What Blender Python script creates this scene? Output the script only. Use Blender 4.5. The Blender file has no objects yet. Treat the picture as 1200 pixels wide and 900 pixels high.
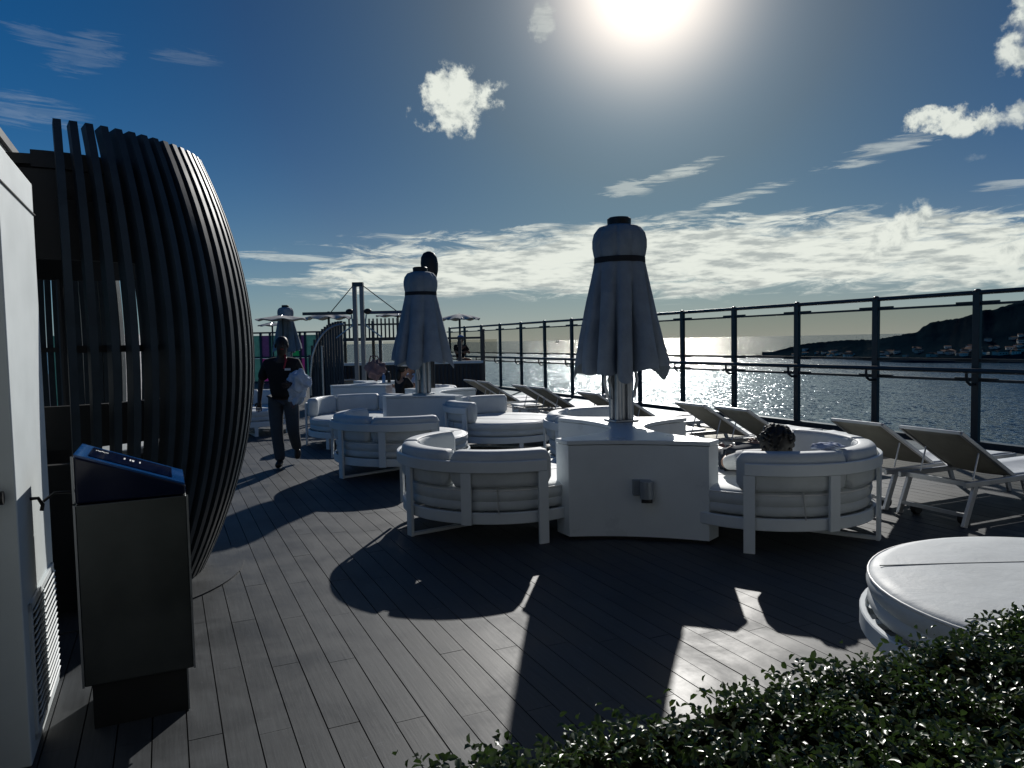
import bpy, bmesh, math, random
from mathutils import Vector, Matrix
R = math.radians
sc = bpy.context.scene
C = sc.collection
rnd = random.Random(7)
PI = math.pi

# ------------------------------------------------------------------ camera
EYE = 1.65
FPX = 870.0                                   # focal length in photo pixels (1200 wide)
cam = bpy.data.cameras.new("camera")
cam.sensor_width = 36.0
cam.lens = FPX * 36.0 / 1200.0
cam.clip_start = 0.05
cam.clip_end = 200000.0
camo = bpy.data.objects.new("camera", cam)
CAMROT = (Matrix.Rotation(R(90 - 3.32), 3, 'X') @ Matrix.Rotation(R(-1.12), 3, 'Z'))
camo.matrix_world = Matrix.Translation((0, 0, EYE)) @ CAMROT.to_4x4()
C.objects.link(camo)
sc.camera = camo

def ray(px, py):
    return (CAMROT @ Vector(((px - 600) / FPX, (450 - py) / FPX, -1))).normalized()
def gp(px, py, z=0.0):                        # point of the horizontal plane z seen at that photo pixel
    d = ray(px, py); t = (z - EYE) / d.z
    return Vector((d.x * t, d.y * t, z))
def dp(px, py, Y):                            # point at depth Y
    d = ray(px, py); t = Y / d.y
    return Vector((d.x * t, Y, EYE + d.z * t))
def azel(px, py):
    d = ray(px, py)
    return math.atan2(d.x, d.y), math.asin(d.z)

# ------------------------------------------------------------------ light
SUNDIR = ray(757, -24)
SUN_EL = math.asin(SUNDIR.z)
SUN_AZ = math.atan2(SUNDIR.x, SUNDIR.y)
sl = bpy.data.lights.new("sun", 'SUN')
sl.energy = 5.0
sl.angle = R(0.55)
sl.color = (1.0, 0.97, 0.92)
so = bpy.data.objects.new("sun", sl)
so.rotation_euler = SUNDIR.to_track_quat('Z', 'Y').to_euler()
so.location = (0, 0, 60)
C.objects.link(so)

sc.view_settings.view_transform = 'Standard'
sc.view_settings.look = 'None'
sc.view_settings.exposure = -0.55
sc.view_settings.gamma = 1.0
sc.view_settings.use_curve_mapping = False
sc.cycles.use_denoising = True
sc.cycles.max_bounces = 8
sc.cycles.transparent_max_bounces = 16
sc.cycles.sample_clamp_indirect = 6.0

world = bpy.data.worlds.new("World")
sc.world = world
world.use_nodes = True
wn = world.node_tree
wn.nodes.clear()

class G:                                       # tiny node-expression helper
    def __init__(s, tree): s.t = tree
    def new(s, kind, **kw):
        n = s.t.nodes.new(kind)
        for k, v in kw.items(): setattr(n, k, v)
        return n
    def put(s, sock, v):
        if isinstance(v, bpy.types.NodeSocket): s.t.links.new(v, sock)
        else: sock.default_value = v
    def m(s, op, a, b=None, c=None, clamp=False):
        n = s.new('ShaderNodeMath', operation=op); n.use_clamp = clamp
        s.put(n.inputs[0], a)
        if b is not None: s.put(n.inputs[1], b)
        if c is not None: s.put(n.inputs[2], c)
        return n.outputs[0]
    def add(s, a, b): return s.m('ADD', a, b)
    def sub(s, a, b): return s.m('SUBTRACT', a, b)
    def mul(s, a, b): return s.m('MULTIPLY', a, b)
    def step(s, x, lo, hi, a=0.0, b=1.0):
        n = s.new('ShaderNodeMapRange'); n.interpolation_type = 'SMOOTHSTEP'
        s.put(n.inputs[0], x); s.put(n.inputs[1], lo); s.put(n.inputs[2], hi); s.put(n.inputs[3], a); s.put(n.inputs[4], b)
        return n.outputs[0]
    def xyz(s, x, y, z):
        n = s.new('ShaderNodeCombineXYZ')
        s.put(n.inputs[0], x); s.put(n.inputs[1], y); s.put(n.inputs[2], z)
        return n.outputs[0]
    def noise(s, vec, scale, detail=4, rough=0.55, dist=0.0, out='Fac'):
        n = s.new('ShaderNodeTexNoise')
        s.put(n.inputs['Vector'], vec); s.put(n.inputs['Scale'], scale); n.inputs['Detail'].default_value = detail
        n.inputs['Roughness'].default_value = rough; n.inputs['Distortion'].default_value = dist
        return n.outputs[out]
    def mix(s, f, a, b, mode='MIX'):
        n = s.new('ShaderNodeMix'); n.data_type = 'RGBA'; n.blend_type = mode
        s.put(n.inputs[0], f); s.put(n.inputs[6], a); s.put(n.inputs[7], b)
        return n.outputs[2]

w = G(wn)
sky = w.new('ShaderNodeTexSky', sky_type='NISHITA')
sky.sun_disc = False
sky.sun_elevation = SUN_EL
sky.sun_rotation = SUN_AZ
sky.altitude = 40.0
sky.air_density = 1.0
sky.dust_density = 0.6
sky.ozone_density = 2.2
tc = w.new('ShaderNodeTexCoord')
sep = w.new('ShaderNodeSeparateXYZ')
wn.links.new(tc.outputs['Generated'], sep.inputs[0])
AZ = w.m('ARCTAN2', sep.outputs[0], sep.outputs[1])
EL = w.m('ARCSINE', sep.outputs[2])
# angle from the sun, for the bright aureole of thin haze round it
dot = w.new('ShaderNodeVectorMath', operation='DOT_PRODUCT')
wn.links.new(tc.outputs['Generated'], dot.inputs[0])
dot.inputs[1].default_value = SUNDIR
ANG = w.m('ARCCOSINE', w.m('MINIMUM', dot.outputs['Value'], 0.999999))
glow = w.add(w.mul(w.m('EXPONENT', w.mul(w.m('POWER', w.m('DIVIDE', ANG, R(4.9)), 2.0), -1.0)), 28.0),
             w.mul(w.m('EXPONENT', w.mul(ANG, -1.0 / R(9.0))), 5.0))
glow = w.add(glow, w.mul(w.m('EXPONENT', w.mul(ANG, -1.0 / R(4.0))), 8.0))
gam = w.new('ShaderNodeGamma'); gam.inputs[1].default_value = 1.25
hs = w.new('ShaderNodeHueSaturation'); hs.inputs['Saturation'].default_value = 1.1
wn.links.new(sky.outputs[0], hs.inputs['Color'])
skycol = w.mix(1.0, hs.outputs[0], (0.092, 0.285, 0.53, 1), 'MULTIPLY')
glowc = w.new('ShaderNodeVectorMath', operation='SCALE'); glowc.inputs[0].default_value = (0.98, 1.02, 1.05)
wn.links.new(glow, glowc.inputs['Scale'])
addg = w.mix(1.0, skycol, glowc.outputs[0], 'ADD')
rmp = w.new('ShaderNodeValToRGB')
wn.links.new(w.m('DIVIDE', ANG, R(60)), rmp.inputs[0])
els = rmp.color_ramp.elements
els[0].position = 13 / 60; els[0].color = (.46, .37, .295, 1)
els[1].position = 44 / 60; els[1].color = (.20, .80, .80, 1)
e_ = els.new(27 / 60); e_.color = (.38, .455, .46, 1)
tone = w.new('ShaderNodeVectorMath', operation='MULTIPLY_ADD')
wn.links.new(rmp.outputs[0], tone.inputs[0]); tone.inputs[1].default_value = (2, 2, 2); tone.inputs[2].default_value = (0, 0, 0)
addg = w.mix(1.0, addg, tone.outputs[0], 'MULTIPLY')
# clouds: soft ellipses of direction, broken up by noise
fluff = w.step(w.noise(tc.outputs['Generated'], 30.0, 12, 0.60, 0.15), .32, .68)
streak_v = w.xyz(w.add(w.mul(AZ, 9.0), w.mul(EL, 26.0)), w.mul(EL, 95.0), w.mul(AZ, 2.0))
streak = w.step(w.noise(streak_v, 1.3, 10, 0.70, 0.8), .32, .68)
bank_v = w.xyz(w.mul(AZ, 10.0), w.mul(EL, 52.0), 3.3)
bankn = w.step(w.noise(bank_v, 1.15, 11, 0.66, 0.6), .27, .67)
def blob(px, py, hw, hh, n, gain=1.0, tilt=0.0, soft=0.75, thr=0.80):
    a0, e0 = azel(px, py)
    k = 0.00115
    da, de = w.sub(AZ, a0), w.sub(EL, e0)
    if tilt:
        de = w.sub(de, w.mul(da, tilt))
    q = w.add(w.m('POWER', w.m('DIVIDE', da, hw * k), 2.0), w.m('POWER', w.m('DIVIDE', de, hh * k), 2.0))
    v = w.add(n, w.sub(1.0, w.mul(q, 1.0)))
    return w.mul(w.step(v, thr, thr + soft), gain)
bl = [blob(535, 118, 58, 40, fluff, 1.0, 0, .6, .66), blob(634, 26, 30, 26, fluff, .35, .5, .6, 1.05), blob(1108, 140, 56, 20, fluff, .95, -.05, .5, .85),
      blob(1205, 40, 32, 46, fluff, .9), blob(1196, 134, 34, 18, fluff, .8, .3), blob(1052, 272, 42, 30, fluff, 1.0, .3),
      blob(1192, 300, 45, 32, fluff, .9), blob(1045, 172, 85, 13, streak, .42, .22), blob(790, 205, 66, 10, streak, .5, .25),
      blob(862, 232, 76, 9, streak, .55, .22), blob(735, 222, 40, 12, streak, .4, .1), blob(100, 62, 44, 24, streak, .07, .3), blob(215, 66, 44, 10, streak, .06), 
      blob(48, 44, 42, 12, streak, .07, -.2), blob(20, 128, 70, 20, streak, .11), blob(330, 301, 75, 6, streak, .5, -.05), blob(365, 330, 130, 6, streak, .6, .0),
      blob(1190, 215, 40, 8, streak, .35), blob(1140, 300, 120, 16, streak, .8, .1), blob(1140, 185, 20, 6, fluff, .2),
      blob(830, 302, 430, 44, bankn, 1.0, -.01, .7, .48), blob(580, 318, 230, 28, bankn, 1.0, .05, .7, .50),
      blob(1100, 312, 240, 30, bankn, .9, -.05, .8, .65)]
puff = bl[0]
for b in bl[1:7]:
    puff = w.m('MAXIMUM', puff, b)
cov = puff
for b in bl[1:]:
    cov = w.m('MAXIMUM', cov, b)
# low haze towards the horizon
hz = w.mul(w.m('EXPONENT', w.mul(w.m('MAXIMUM', EL, 0.0), -1.0 / R(4.6))), w.step(ANG, R(28), R(110), 1.0, .38))
thick = w.step(w.noise(bank_v, 2.3, 6, .6), 0.42, 0.66)
pthick = w.step(w.noise(tc.outputs['Generated'], 44.0, 6, .6, .3), .46, .68)
thick = w.add(w.mul(thick, w.sub(1.0, puff)), w.mul(pthick, puff))
ccol = w.mix(w.mul(thick, .75), (15.5, 16.2, 14.8, 1), (6.2, 7.1, 7.2, 1))
hzc = w.mix(w.step(ANG, R(25), R(75)), (8.6, 8.9, 8.3, 1), (3.6, 5.6, 7.4, 1))
hazed = w.mix(w.mul(hz, 0.92), addg, hzc)
withc = w.mix(cov, hazed, ccol)
bg = w.new('ShaderNodeBackground')
bg.inputs['Strength'].default_value = 0.075
wn.links.new(withc, bg.inputs['Color'])
wo = w.new('ShaderNodeOutputWorld')
wn.links.new(bg.outputs[0], wo.inputs[0])

# ------------------------------------------------------------------ materials
MATS = {}
def mat(name, col, rough=0.5, metal=0.0, vary=0.12, scale=6.0, bump=0.0, bscale=60.0, spec=0.5, coat=0.0, emit=None, transl=0.0, per_obj=0.0, wrinkle=0.0):
    m = bpy.data.materials.new(name); m.use_nodes = True
    g = G(m.node_tree); nt = m.node_tree
    p = nt.nodes['Principled BSDF']
    t = g.new('ShaderNodeTexCoord')
    n = g.noise(t.outputs['Object'], scale, 6, 0.6)
    k = g.step(n, 0.25, 0.75, 1 - vary, 1 + vary)
    if per_obj:
        oi = g.new('ShaderNodeObjectInfo')
        k = g.mul(k, g.add(1 - per_obj, g.mul(oi.outputs['Random'], 2 * per_obj)))
    vm = g.new('ShaderNodeVectorMath', operation='SCALE'); vm.inputs[0].default_value = col[:3]
    nt.links.new(k, vm.inputs['Scale'])
    nt.links.new(vm.outputs[0], p.inputs['Base Color'])
    g.put(p.inputs['Roughness'], g.step(n, 0.2, 0.8, max(0.02, rough - .06), min(1, rough + .08)))
    p.inputs['Metallic'].default_value = metal
    p.inputs['Specular IOR Level'].default_value = spec
    p.inputs['Coat Weight'].default_value = coat
    if bump:
        b = g.new('ShaderNodeBump'); b.inputs['Strength'].default_value = bump; b.inputs['Distance'].default_value = 0.004
        nt.links.new(g.noise(t.outputs['Object'], bscale, 5, .6), b.inputs['Height'])
        nt.links.new(b.outputs[0], p.inputs['Normal'])
        if wrinkle:
            b2 = g.new('ShaderNodeBump'); b2.inputs['Strength'].default_value = wrinkle; b2.inputs['Distance'].default_value = .03
            nt.links.new(g.noise(t.outputs['Object'], 5.5, 4, .55, 1.2), b2.inputs['Height']); nt.links.new(b2.outputs[0], b.inputs['Normal'])
    if transl:
        tr = g.new('ShaderNodeBsdfTranslucent'); nt.links.new(vm.outputs[0], tr.inputs[0])
        mx = g.new('ShaderNodeMixShader'); mx.inputs[0].default_value = transl
        nt.links.new(p.outputs[0], mx.inputs[1]); nt.links.new(tr.outputs[0], mx.inputs[2])
        nt.links.new(mx.outputs[0], nt.nodes['Material Output'].inputs[0])
    MATS[name] = m
    return m
def glass(name, tint, refl=.22):
    m = bpy.data.materials.new(name); m.use_nodes = True
    nt = m.node_tree; g = G(nt)
    nt.nodes.remove(nt.nodes['Principled BSDF'])
    tr = g.new('ShaderNodeBsdfTransparent'); tr.inputs[0].default_value = (*tint, 1)
    gl = g.new('ShaderNodeBsdfGlossy'); gl.inputs['Roughness'].default_value = 0.02
    lw = g.new('ShaderNodeLayerWeight'); lw.inputs[0].default_value = .5
    fres = g.add(.03, g.mul(g.m('POWER', lw.outputs['Facing'], 5.0), .5))
    mx = g.new('ShaderNodeMixShader')
    nt.links.new(g.mul(fres, refl), mx.inputs[0])
    nt.links.new(tr.outputs[0], mx.inputs[1]); nt.links.new(gl.outputs[0], mx.inputs[2])
    nt.links.new(mx.outputs[0], nt.nodes['Material Output'].inputs[0])
    MATS[name] = m
    return m

M_white = mat('white powder coat', (.72, .77, .79), .42, vary=.05, scale=3, bump=.05, bscale=180)
M_solid = mat('white solid surface', (.70, .75, .77), .3, vary=.05, scale=2.5, bump=.02, bscale=120)
M_cush = mat('off white vinyl', (.61, .645, .65), .62, vary=.09, scale=4, bump=.2, bscale=60, wrinkle=.10)
M_pipe = mat('white piping', (.80, .80, .78), .4, vary=.03)
M_back = mat('grey vinyl underside', (.46, .47, .45), .6, vary=.10, scale=5, bump=.3, bscale=40)
M_canvas = mat('grey white canvas', (.25, .29, .33), .85, vary=.16, scale=4, bump=.35, bscale=90, transl=.04, wrinkle=.5)
M_canvas2 = mat('pale canvas awning', (.62, .61, .57), .85, vary=.12, scale=3, bump=.2, bscale=50, transl=.2)
M_alu = mat('brushed aluminium', (.40, .42, .44), .38, .9, vary=.08, scale=12)
M_lamp = mat('grey lamp metal', (.30, .34, .38), .35, .3)
M_mast = mat('grey mast paint', (.16, .18, .20), .4)
M_strap = mat('black webbing', (.015, .015, .017), .8)
M_fence = mat('dark grey painted steel', (.030, .038, .045), .35, vary=.15, scale=10, spec=.5)
M_slat = mat('charcoal metal slat', (.034, .050, .066), .5, .0, vary=.2, scale=5, spec=.25, bump=.05, bscale=40, per_obj=.15)
M_black = mat('matt black', (.012, .013, .014), .55, vary=.2)
M_dark = mat('dark bar cladding', (.022, .024, .027), .5, vary=.2, scale=4)
M_steel = mat('dark brushed steel', (.10, .11, .11), .34, .85, vary=.15, scale=3, bump=.05, bscale=80)
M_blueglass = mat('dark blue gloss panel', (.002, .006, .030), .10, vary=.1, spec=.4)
M_skyblue_top = mat('sky tinted blue border', (.008, .07, .24), .12, vary=.2, spec=.5)  # blue border, with the sky it mirrors put into its base colour
M_blackglass = mat('dark window glass', (.008, .010, .012), .25, spec=.4)
M_wall = mat('painted ship wall', (.73, .79, .80), .5, vary=.06, scale=2, bump=.12, bscale=14)
M_wall2 = mat('grey painted deckhouse', (.42, .44, .44), .55, vary=.06, scale=2, bump=.05)
M_sling = mat('taupe mesh sling', (.30, .285, .235), .8, vary=.1, scale=8, bump=.2, bscale=300, transl=.10)
M_seatpad = mat('pale blue grey mesh seat', (.50, .54, .58), .6, vary=.1, scale=5, bump=.2, bscale=250)
M_loungeframe = mat('silver lounger frame', (.55, .56, .57), .35, .7, vary=.08)
M_hair = mat('black hair', (.008, .007, .006), .55, vary=.3, scale=30)
M_skin = mat('brown skin', (.045, .026, .018), .5, vary=.08)
M_skin2 = mat('tanned skin', (.36, .20, .13), .5, vary=.08)
M_blackshirt = mat('black cotton', (.012, .012, .013), .9, vary=.2, scale=20)
M_trouser = mat('blue grey trousers', (.055, .068, .085), .9, vary=.12, scale=9)
M_shoe = mat('black leather', (.01, .01, .01), .4)
M_towel = mat('pale blue towel', (.56, .64, .76), .95, vary=.1, scale=12, bump=.6, bscale=160)
M_bluecloth = mat('white and blue cloth', (.55, .62, .78), .9, vary=.3, scale=14, bump=.4)
M_red = mat('red lanyard', (.5, .03, .04), .7)
M_badge = mat('white badge', (.8, .8, .8), .5)
M_bag = mat('dusty pink bag', (.20, .13, .13), .85, vary=.2, scale=9, bump=.4)
M_cap = mat('white cap', (.72, .72, .70), .8)
M_bluecap = mat('blue cap', (.10, .22, .42), .8)
M_pink = mat('magenta glass panel', (.42, .14, .36), .3, transl=.6)
M_purple = mat('purple glass panel', (.20, .13, .26), .3, transl=.6)
M_green = mat('green glass panel', (.08, .36, .20), .3, transl=.6)
M_whiteglass = mat('white glass panel', (.8, .8, .8), .4, transl=.75)
M_teal = mat('teal glass panel', (.18, .34, .32), .3, transl=.6)
M_navy = mat('navy awning arm', (.03, .05, .10), .5)
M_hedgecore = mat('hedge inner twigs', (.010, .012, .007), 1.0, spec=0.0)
M_rock = mat('wet rock', (.05, .05, .05), .9)
M_house = mat('pale house wall', (.74, .74, .70), .85, per_obj=.35)
M_roof = mat('terracotta roof', (.25, .12, .08), .85, per_obj=.2)
M_sail = mat('white sail', (.6, .6, .58), .8)
GL_up = glass('smoked glass', (.82, .812, .78))
GL_lo = glass('clear tinted glass', (.90, .94, .96))

def plank_mat():
    m = bpy.data.materials.new('composite deck board'); m.use_nodes = True
    nt = m.node_tree; g = G(nt); p = nt.nodes['Principled BSDF']
    geo = g.new('ShaderNodeNewGeometry'); oi = g.new('ShaderNodeObjectInfo')
    mp = g.new('ShaderNodeMapping'); mp.inputs['Rotation'].default_value = (0, 0, R(-25)); nt.links.new(geo.outputs['Position'], mp.inputs[0])
    mp2 = g.new('ShaderNodeVectorMath', operation='MULTIPLY'); nt.links.new(mp.outputs[0], mp2.inputs[0]); mp2.inputs[1].default_value = (60, 3, 1)
    grain = g.noise(mp2.outputs[0], 1.0, 6, .65)
    dust = g.noise(geo.outputs['Position'], 2.2, 9, .68, .4)
    spots = g.noise(geo.outputs['Position'], 22.0, 3, .5)
    k = g.add(.86, g.mul(oi.outputs['Random'], .22))
    k = g.mul(k, g.step(grain, .3, .7, .85, 1.15))
    k = g.mul(k, g.step(dust, .3, .75, .8, 1.35))
    mp3 = g.new('ShaderNodeVectorMath', operation='MULTIPLY'); nt.links.new(mp.outputs[0], mp3.inputs[0]); mp3.inputs[1].default_value = (3.5, 42, 1)
    scr = g.noise(mp3.outputs[0], 1.0, 2, .5, 1.0)
    k = g.add(g.add(k, g.step(spots, .66, .74, 0, .45)), g.mul(g.step(scr, .70, .76, 0, .5), g.step(dust, .45, .6)))
    vm = g.new('ShaderNodeVectorMath', operation='SCALE'); vm.inputs[0].default_value = (.047, .0525, .0575)
    nt.links.new(k, vm.inputs['Scale']); nt.links.new(vm.outputs[0], p.inputs['Base Color'])
    g.put(p.inputs['Roughness'], g.add(g.step(dust, .3, .75, .46, .64), g.mul(grain, .05)))
    p.inputs['Specular IOR Level'].default_value = .36
    b = g.new('ShaderNodeBump'); b.inputs['Strength'].default_value = .35; b.inputs['Distance'].default_value = .002
    nt.links.new(grain, b.inputs['Height']); nt.links.new(b.outputs[0], p.inputs['Normal'])
    return m
M_plank = plank_mat()

def sea_mat():
    m = bpy.data.materials.new('sea water'); m.use_nodes = True
    nt = m.node_tree; g = G(nt); p = nt.nodes['Principled BSDF']
    geo = g.new('ShaderNodeNewGeometry')
    mp = g.new('ShaderNodeMapping'); mp.inputs['Rotation'].default_value = (0, 0, R(14)); mp.inputs['Scale'].default_value = (1, .42, 1)
    nt.links.new(geo.outputs['Position'], mp.inputs[0])
    p.inputs['Base Color'].default_value = (.008, .045, .080, 1)
    p.inputs['Roughness'].default_value = .17
    p.inputs['IOR'].default_value = 1.33
    # wave facets: the normal leans with two sizes of chop
    def lean(scale, detail, amp):
        c = g.noise(mp.outputs[0], scale, detail, .55, .3, out='Color')
        v = g.new('ShaderNodeVectorMath', operation='MULTIPLY_ADD')
        nt.links.new(c, v.inputs[0]); v.inputs[1].default_value = (amp, amp, 0); v.inputs[2].default_value = (-amp / 2, -amp / 2, 0)
        return v.outputs[0]
    ad = g.new('ShaderNodeVectorMath', operation='ADD'); nt.links.new(lean(.10, 2, .42), ad.inputs[0]); nt.links.new(lean(.62, 2, 1.45), ad.inputs[1])
    ad2 = g.new('ShaderNodeVectorMath', operation='ADD'); nt.links.new(ad.outputs[0], ad2.inputs[0]); ad2.inputs[1].default_value = (0, 0, 1)
    nn = g.new('ShaderNodeVectorMath', operation='NORMALIZE'); nt.links.new(ad2.outputs[0], nn.inputs[0])
    nt.links.new(nn.outputs[0], p.inputs['Normal'])
    return m
M_sea = sea_mat()

def land_haze_mat():
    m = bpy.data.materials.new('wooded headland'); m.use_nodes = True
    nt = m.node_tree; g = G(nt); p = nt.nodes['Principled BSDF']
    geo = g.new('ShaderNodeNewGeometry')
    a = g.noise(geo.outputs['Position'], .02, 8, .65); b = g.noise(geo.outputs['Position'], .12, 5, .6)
    c = g.mix(g.step(a, .4, .65), (.006, .018, .030, 1), (.012, .027, .040, 1))  # blue haze of the distance is put into the land colour
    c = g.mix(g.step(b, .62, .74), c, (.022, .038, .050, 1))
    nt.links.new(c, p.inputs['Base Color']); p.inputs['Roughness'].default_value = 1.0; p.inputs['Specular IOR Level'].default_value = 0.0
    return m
M_land_haze = land_haze_mat()

def leaf_mat():
    m = bpy.data.materials.new('glossy leaf'); m.use_nodes = True
    nt = m.node_tree; g = G(nt); p = nt.nodes['Principled BSDF']
    geo = g.new('ShaderNodeNewGeometry'); oi = g.new('ShaderNodeObjectInfo')
    n = g.noise(geo.outputs['Position'], 6.0, 3); n2 = g.noise(geo.outputs['Position'], 45.0, 2)
    c = g.mix(g.step(n, .35, .7), (.028, .055, .016, 1), (.055, .100, .024, 1))
    c = g.mix(g.step(n2, .60, .72), c, (.10, .13, .02, 1))
    nt.links.new(c, p.inputs['Base Color']); p.inputs['Roughness'].default_value = .33; p.inputs['Specular IOR Level'].default_value = .75
    tr = g.new('ShaderNodeBsdfTranslucent'); nt.links.new(c, tr.inputs[0])
    mx = g.new('ShaderNodeMixShader'); mx.inputs[0].default_value = .30
    nt.links.new(p.outputs[0], mx.inputs[1]); nt.links.new(tr.outputs[0], mx.inputs[2])
    nt.links.new(mx.outputs[0], nt.nodes['Material Output'].inputs[0])
    return m
M_leaf = leaf_mat()

# ------------------------------------------------------------------ mesh helpers
class MB:
    def __init__(s): s.v = []; s.f = []
    def _add(s, vs, fs):
        o = len(s.v); s.v += [tuple(v) for v in vs]; s.f += [tuple(i + o for i in f) for f in fs]
    def box(s, c, size, rot=None):
        x, y, z = (d / 2 for d in size); c = Vector(c)
        vs = [Vector(p) for p in ((-x, -y, -z), (x, -y, -z), (x, y, -z), (-x, y, -z), (-x, -y, z), (x, -y, z), (x, y, z), (-x, y, z))]
        if rot is not None: vs = [rot @ v for v in vs]
        s._add([c + v for v in vs], [(0, 3, 2, 1), (4, 5, 6, 7), (0, 1, 5, 4), (1, 2, 6, 5), (2, 3, 7, 6), (3, 0, 4, 7)])
        return s
    def bar(s, a, b, wd, ht, up=Vector((0, 0, 1))):            # rectangular bar from a to b
        a, b = Vector(a), Vector(b); d = b - a; L = d.length; d.normalize()
        sx = d.cross(up)
        if sx.length < 1e-5: sx = Vector((1, 0, 0))
        sx.normalize(); uz = sx.cross(d)
        rot = Matrix((sx, d, uz)).transposed()
        return s.box((a + b) / 2, (wd, L, ht), rot)
    def tube(s, pts, r, n=8, cap=True):
        pts = [Vector(p) for p in pts]; rings = []
        rr = r if isinstance(r, (list, tuple)) else [r] * len(pts)
        prev = None
        vs = []; fs = []
        for i, p in enumerate(pts):
            d = (pts[min(i + 1, len(pts) - 1)] - pts[max(i - 1, 0)]).normalized()
            if prev is None:
                x = d.orthogonal().normalized()
            else:
                x = (prev - d * prev.dot(d)).normalized()
            prev = x; y = d.cross(x)
            for k in range(n):
                a = 2 * PI * k / n
                vs.append(p + (x * math.cos(a) + y * math.sin(a)) * rr[i])
        for i in range(len(pts) - 1):
            for k in range(n):
                fs.append((i * n + k, i * n + (k + 1) % n, (i + 1) * n + (k + 1) % n, (i + 1) * n + k))
        if cap:
            fs.append(tuple(range(n - 1, -1, -1))); o = (len(pts) - 1) * n; fs.append(tuple(o + k for k in range(n)))
        s._add(vs, fs); return s
    def lathe(s, prof, n=48, c=(0, 0, 0), rfun=None, closed=False):
        vs = []; fs = []
        for (r, z) in prof:
            for k in range(n):
                a = 2 * PI * k / n
                q = rfun(a, z, r) if rfun else (r, z)
                vs.append((c[0] + q[0] * math.cos(a), c[1] + q[0] * math.sin(a), c[2] + q[1]))
        L = len(prof)
        for i in range(L if closed else L - 1):
            j = (i + 1) % L
            for k in range(n):
                fs.append((i * n + k, i * n + (k + 1) % n, j * n + (k + 1) % n, j * n + k))
        if not closed:
            if prof[0][0] > 1e-4: fs.append(tuple(range(n - 1, -1, -1)))
            if prof[-1][0] > 1e-4: fs.append(tuple((L - 1) * n + k for k in range(n)))
        s._add(vs, fs); return s
    def arc(s, prof, a0, a1, n, endscale=None, flat=True):
        """closed profile [(r,z)...] swept round the z axis from a0 to a1 (degrees)"""
        vs = []; fs = []; m = len(prof)
        cr = sum(p[0] for p in prof) / m; cz = sum(p[1] for p in prof) / m
        for i in range(n + 1):
            t = i / n; a = R(a0 + (a1 - a0) * t)
            k = endscale(t) if endscale else 1.0
            for (r, z) in prof:
                rr = cr + (r - cr) * k; zz = cz + (z - cz) * k
                vs.append((rr * math.cos(a), rr * math.sin(a), zz))
        for i in range(n):
            for k in range(m):
                fs.append((i * m + k, i * m + (k + 1) % m, (i + 1) * m + (k + 1) % m, (i + 1) * m + k))
        fs.append(tuple(range(m))[::-1]); fs.append(tuple(n * m + k for k in range(m)))
        s._add(vs, fs); return s
    def prism(s, poly, z0, z1):
        n = len(poly)
        s._add([(x, y, z0) for x, y in poly] + [(x, y, z1) for x, y in poly],
               [tuple(range(n - 1, -1, -1)), tuple(range(n, 2 * n))] + [(i, (i + 1) % n, n + (i + 1) % n, n + i) for i in range(n)])
        return s
    def ball(s, c, r, n=12, sq=(1, 1, 1), nz=None):
        m = 8
        vs = [(c[0], c[1], c[2] - r * sq[2])]; fs = []
        for i in range(1, m):
            t = -PI / 2 + PI * i / m
            for k in range(n):
                a = 2 * PI * k / n
                p = Vector((math.cos(t) * math.cos(a), math.cos(t) * math.sin(a), math.sin(t)))
                f = nz(p) if nz else 1.0
                vs.append((c[0] + r * sq[0] * p.x * f, c[1] + r * sq[1] * p.y * f, c[2] + r * sq[2] * p.z * f))
        vs.append((c[0], c[1], c[2] + r * sq[2]))
        for k in range(n): fs.append((0, 1 + (k + 1) % n, 1 + k))
        for i in range(m - 2):
            for k in range(n):
                a = 1 + i * n; fs.append((a + k, a + (k + 1) % n, a + n + (k + 1) % n, a + n + k))
        a = 1 + (m - 2) * n
        for k in range(n): fs.append((a + k, a + (k + 1) % n, len(vs) - 1))
        s._add(vs, fs); return s
    def build(s, name, m, parent=None, smooth=False, bevel=0.0, seg=2, angle=35, fix=True):
        me = bpy.data.meshes.new(name); me.from_pydata(s.v, [], s.f)
        if fix:
            bm = bmesh.new(); bm.from_mesh(me); bmesh.ops.recalc_face_normals(bm, faces=bm.faces); bm.to_mesh(me); bm.free()
        me.materials.append(m)
        o = bpy.data.objects.new(name, me); C.objects.link(o)
        if parent is not None: o.parent = parent
        if smooth:
            for p in me.polygons: p.use_smooth = True
            try: me.set_sharp_from_angle(angle=R(angle))
            except Exception: pass
        if bevel:
            b = o.modifiers.new('bevel', 'BEVEL'); b.width = bevel; b.segments = seg; b.limit_method = 'ANGLE'; b.angle_limit = R(40)
            for p in me.polygons: p.use_smooth = True
            b.harden_normals = True
        return o
def rrect(r0, r1, z0, z1, rad, n=4):                            # rounded rectangle profile in (r, z)
    out = []
    for (cx, cz, a0) in ((r1 - rad, z0 + rad, -90), (r1 - rad, z1 - rad, 0), (r0 + rad, z1 - rad, 90), (r0 + rad, z0 + rad, 180)):
        for i in range(n + 1):
            a = R(a0 + 90 * i / n); out.append((cx + rad * math.cos(a), cz + rad * math.sin(a)))
    return out
def thing(name, label, cat, loc=(0, 0, 0), rotz=0.0, group=None):
    o = bpy.data.objects.new(name, None); C.objects.link(o); o.empty_display_size = .1
    o.location = loc; o.rotation_euler = (0, 0, rotz); tag(o, label, cat, group); return o
def tag(o, label, cat, group=None):
    o['label'] = label; o['category'] = cat
    if group: o['group'] = group
    return o
def struct(o): o['kind'] = 'structure'; return o
def stuff(o): o['kind'] = 'stuff'; return o
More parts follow.
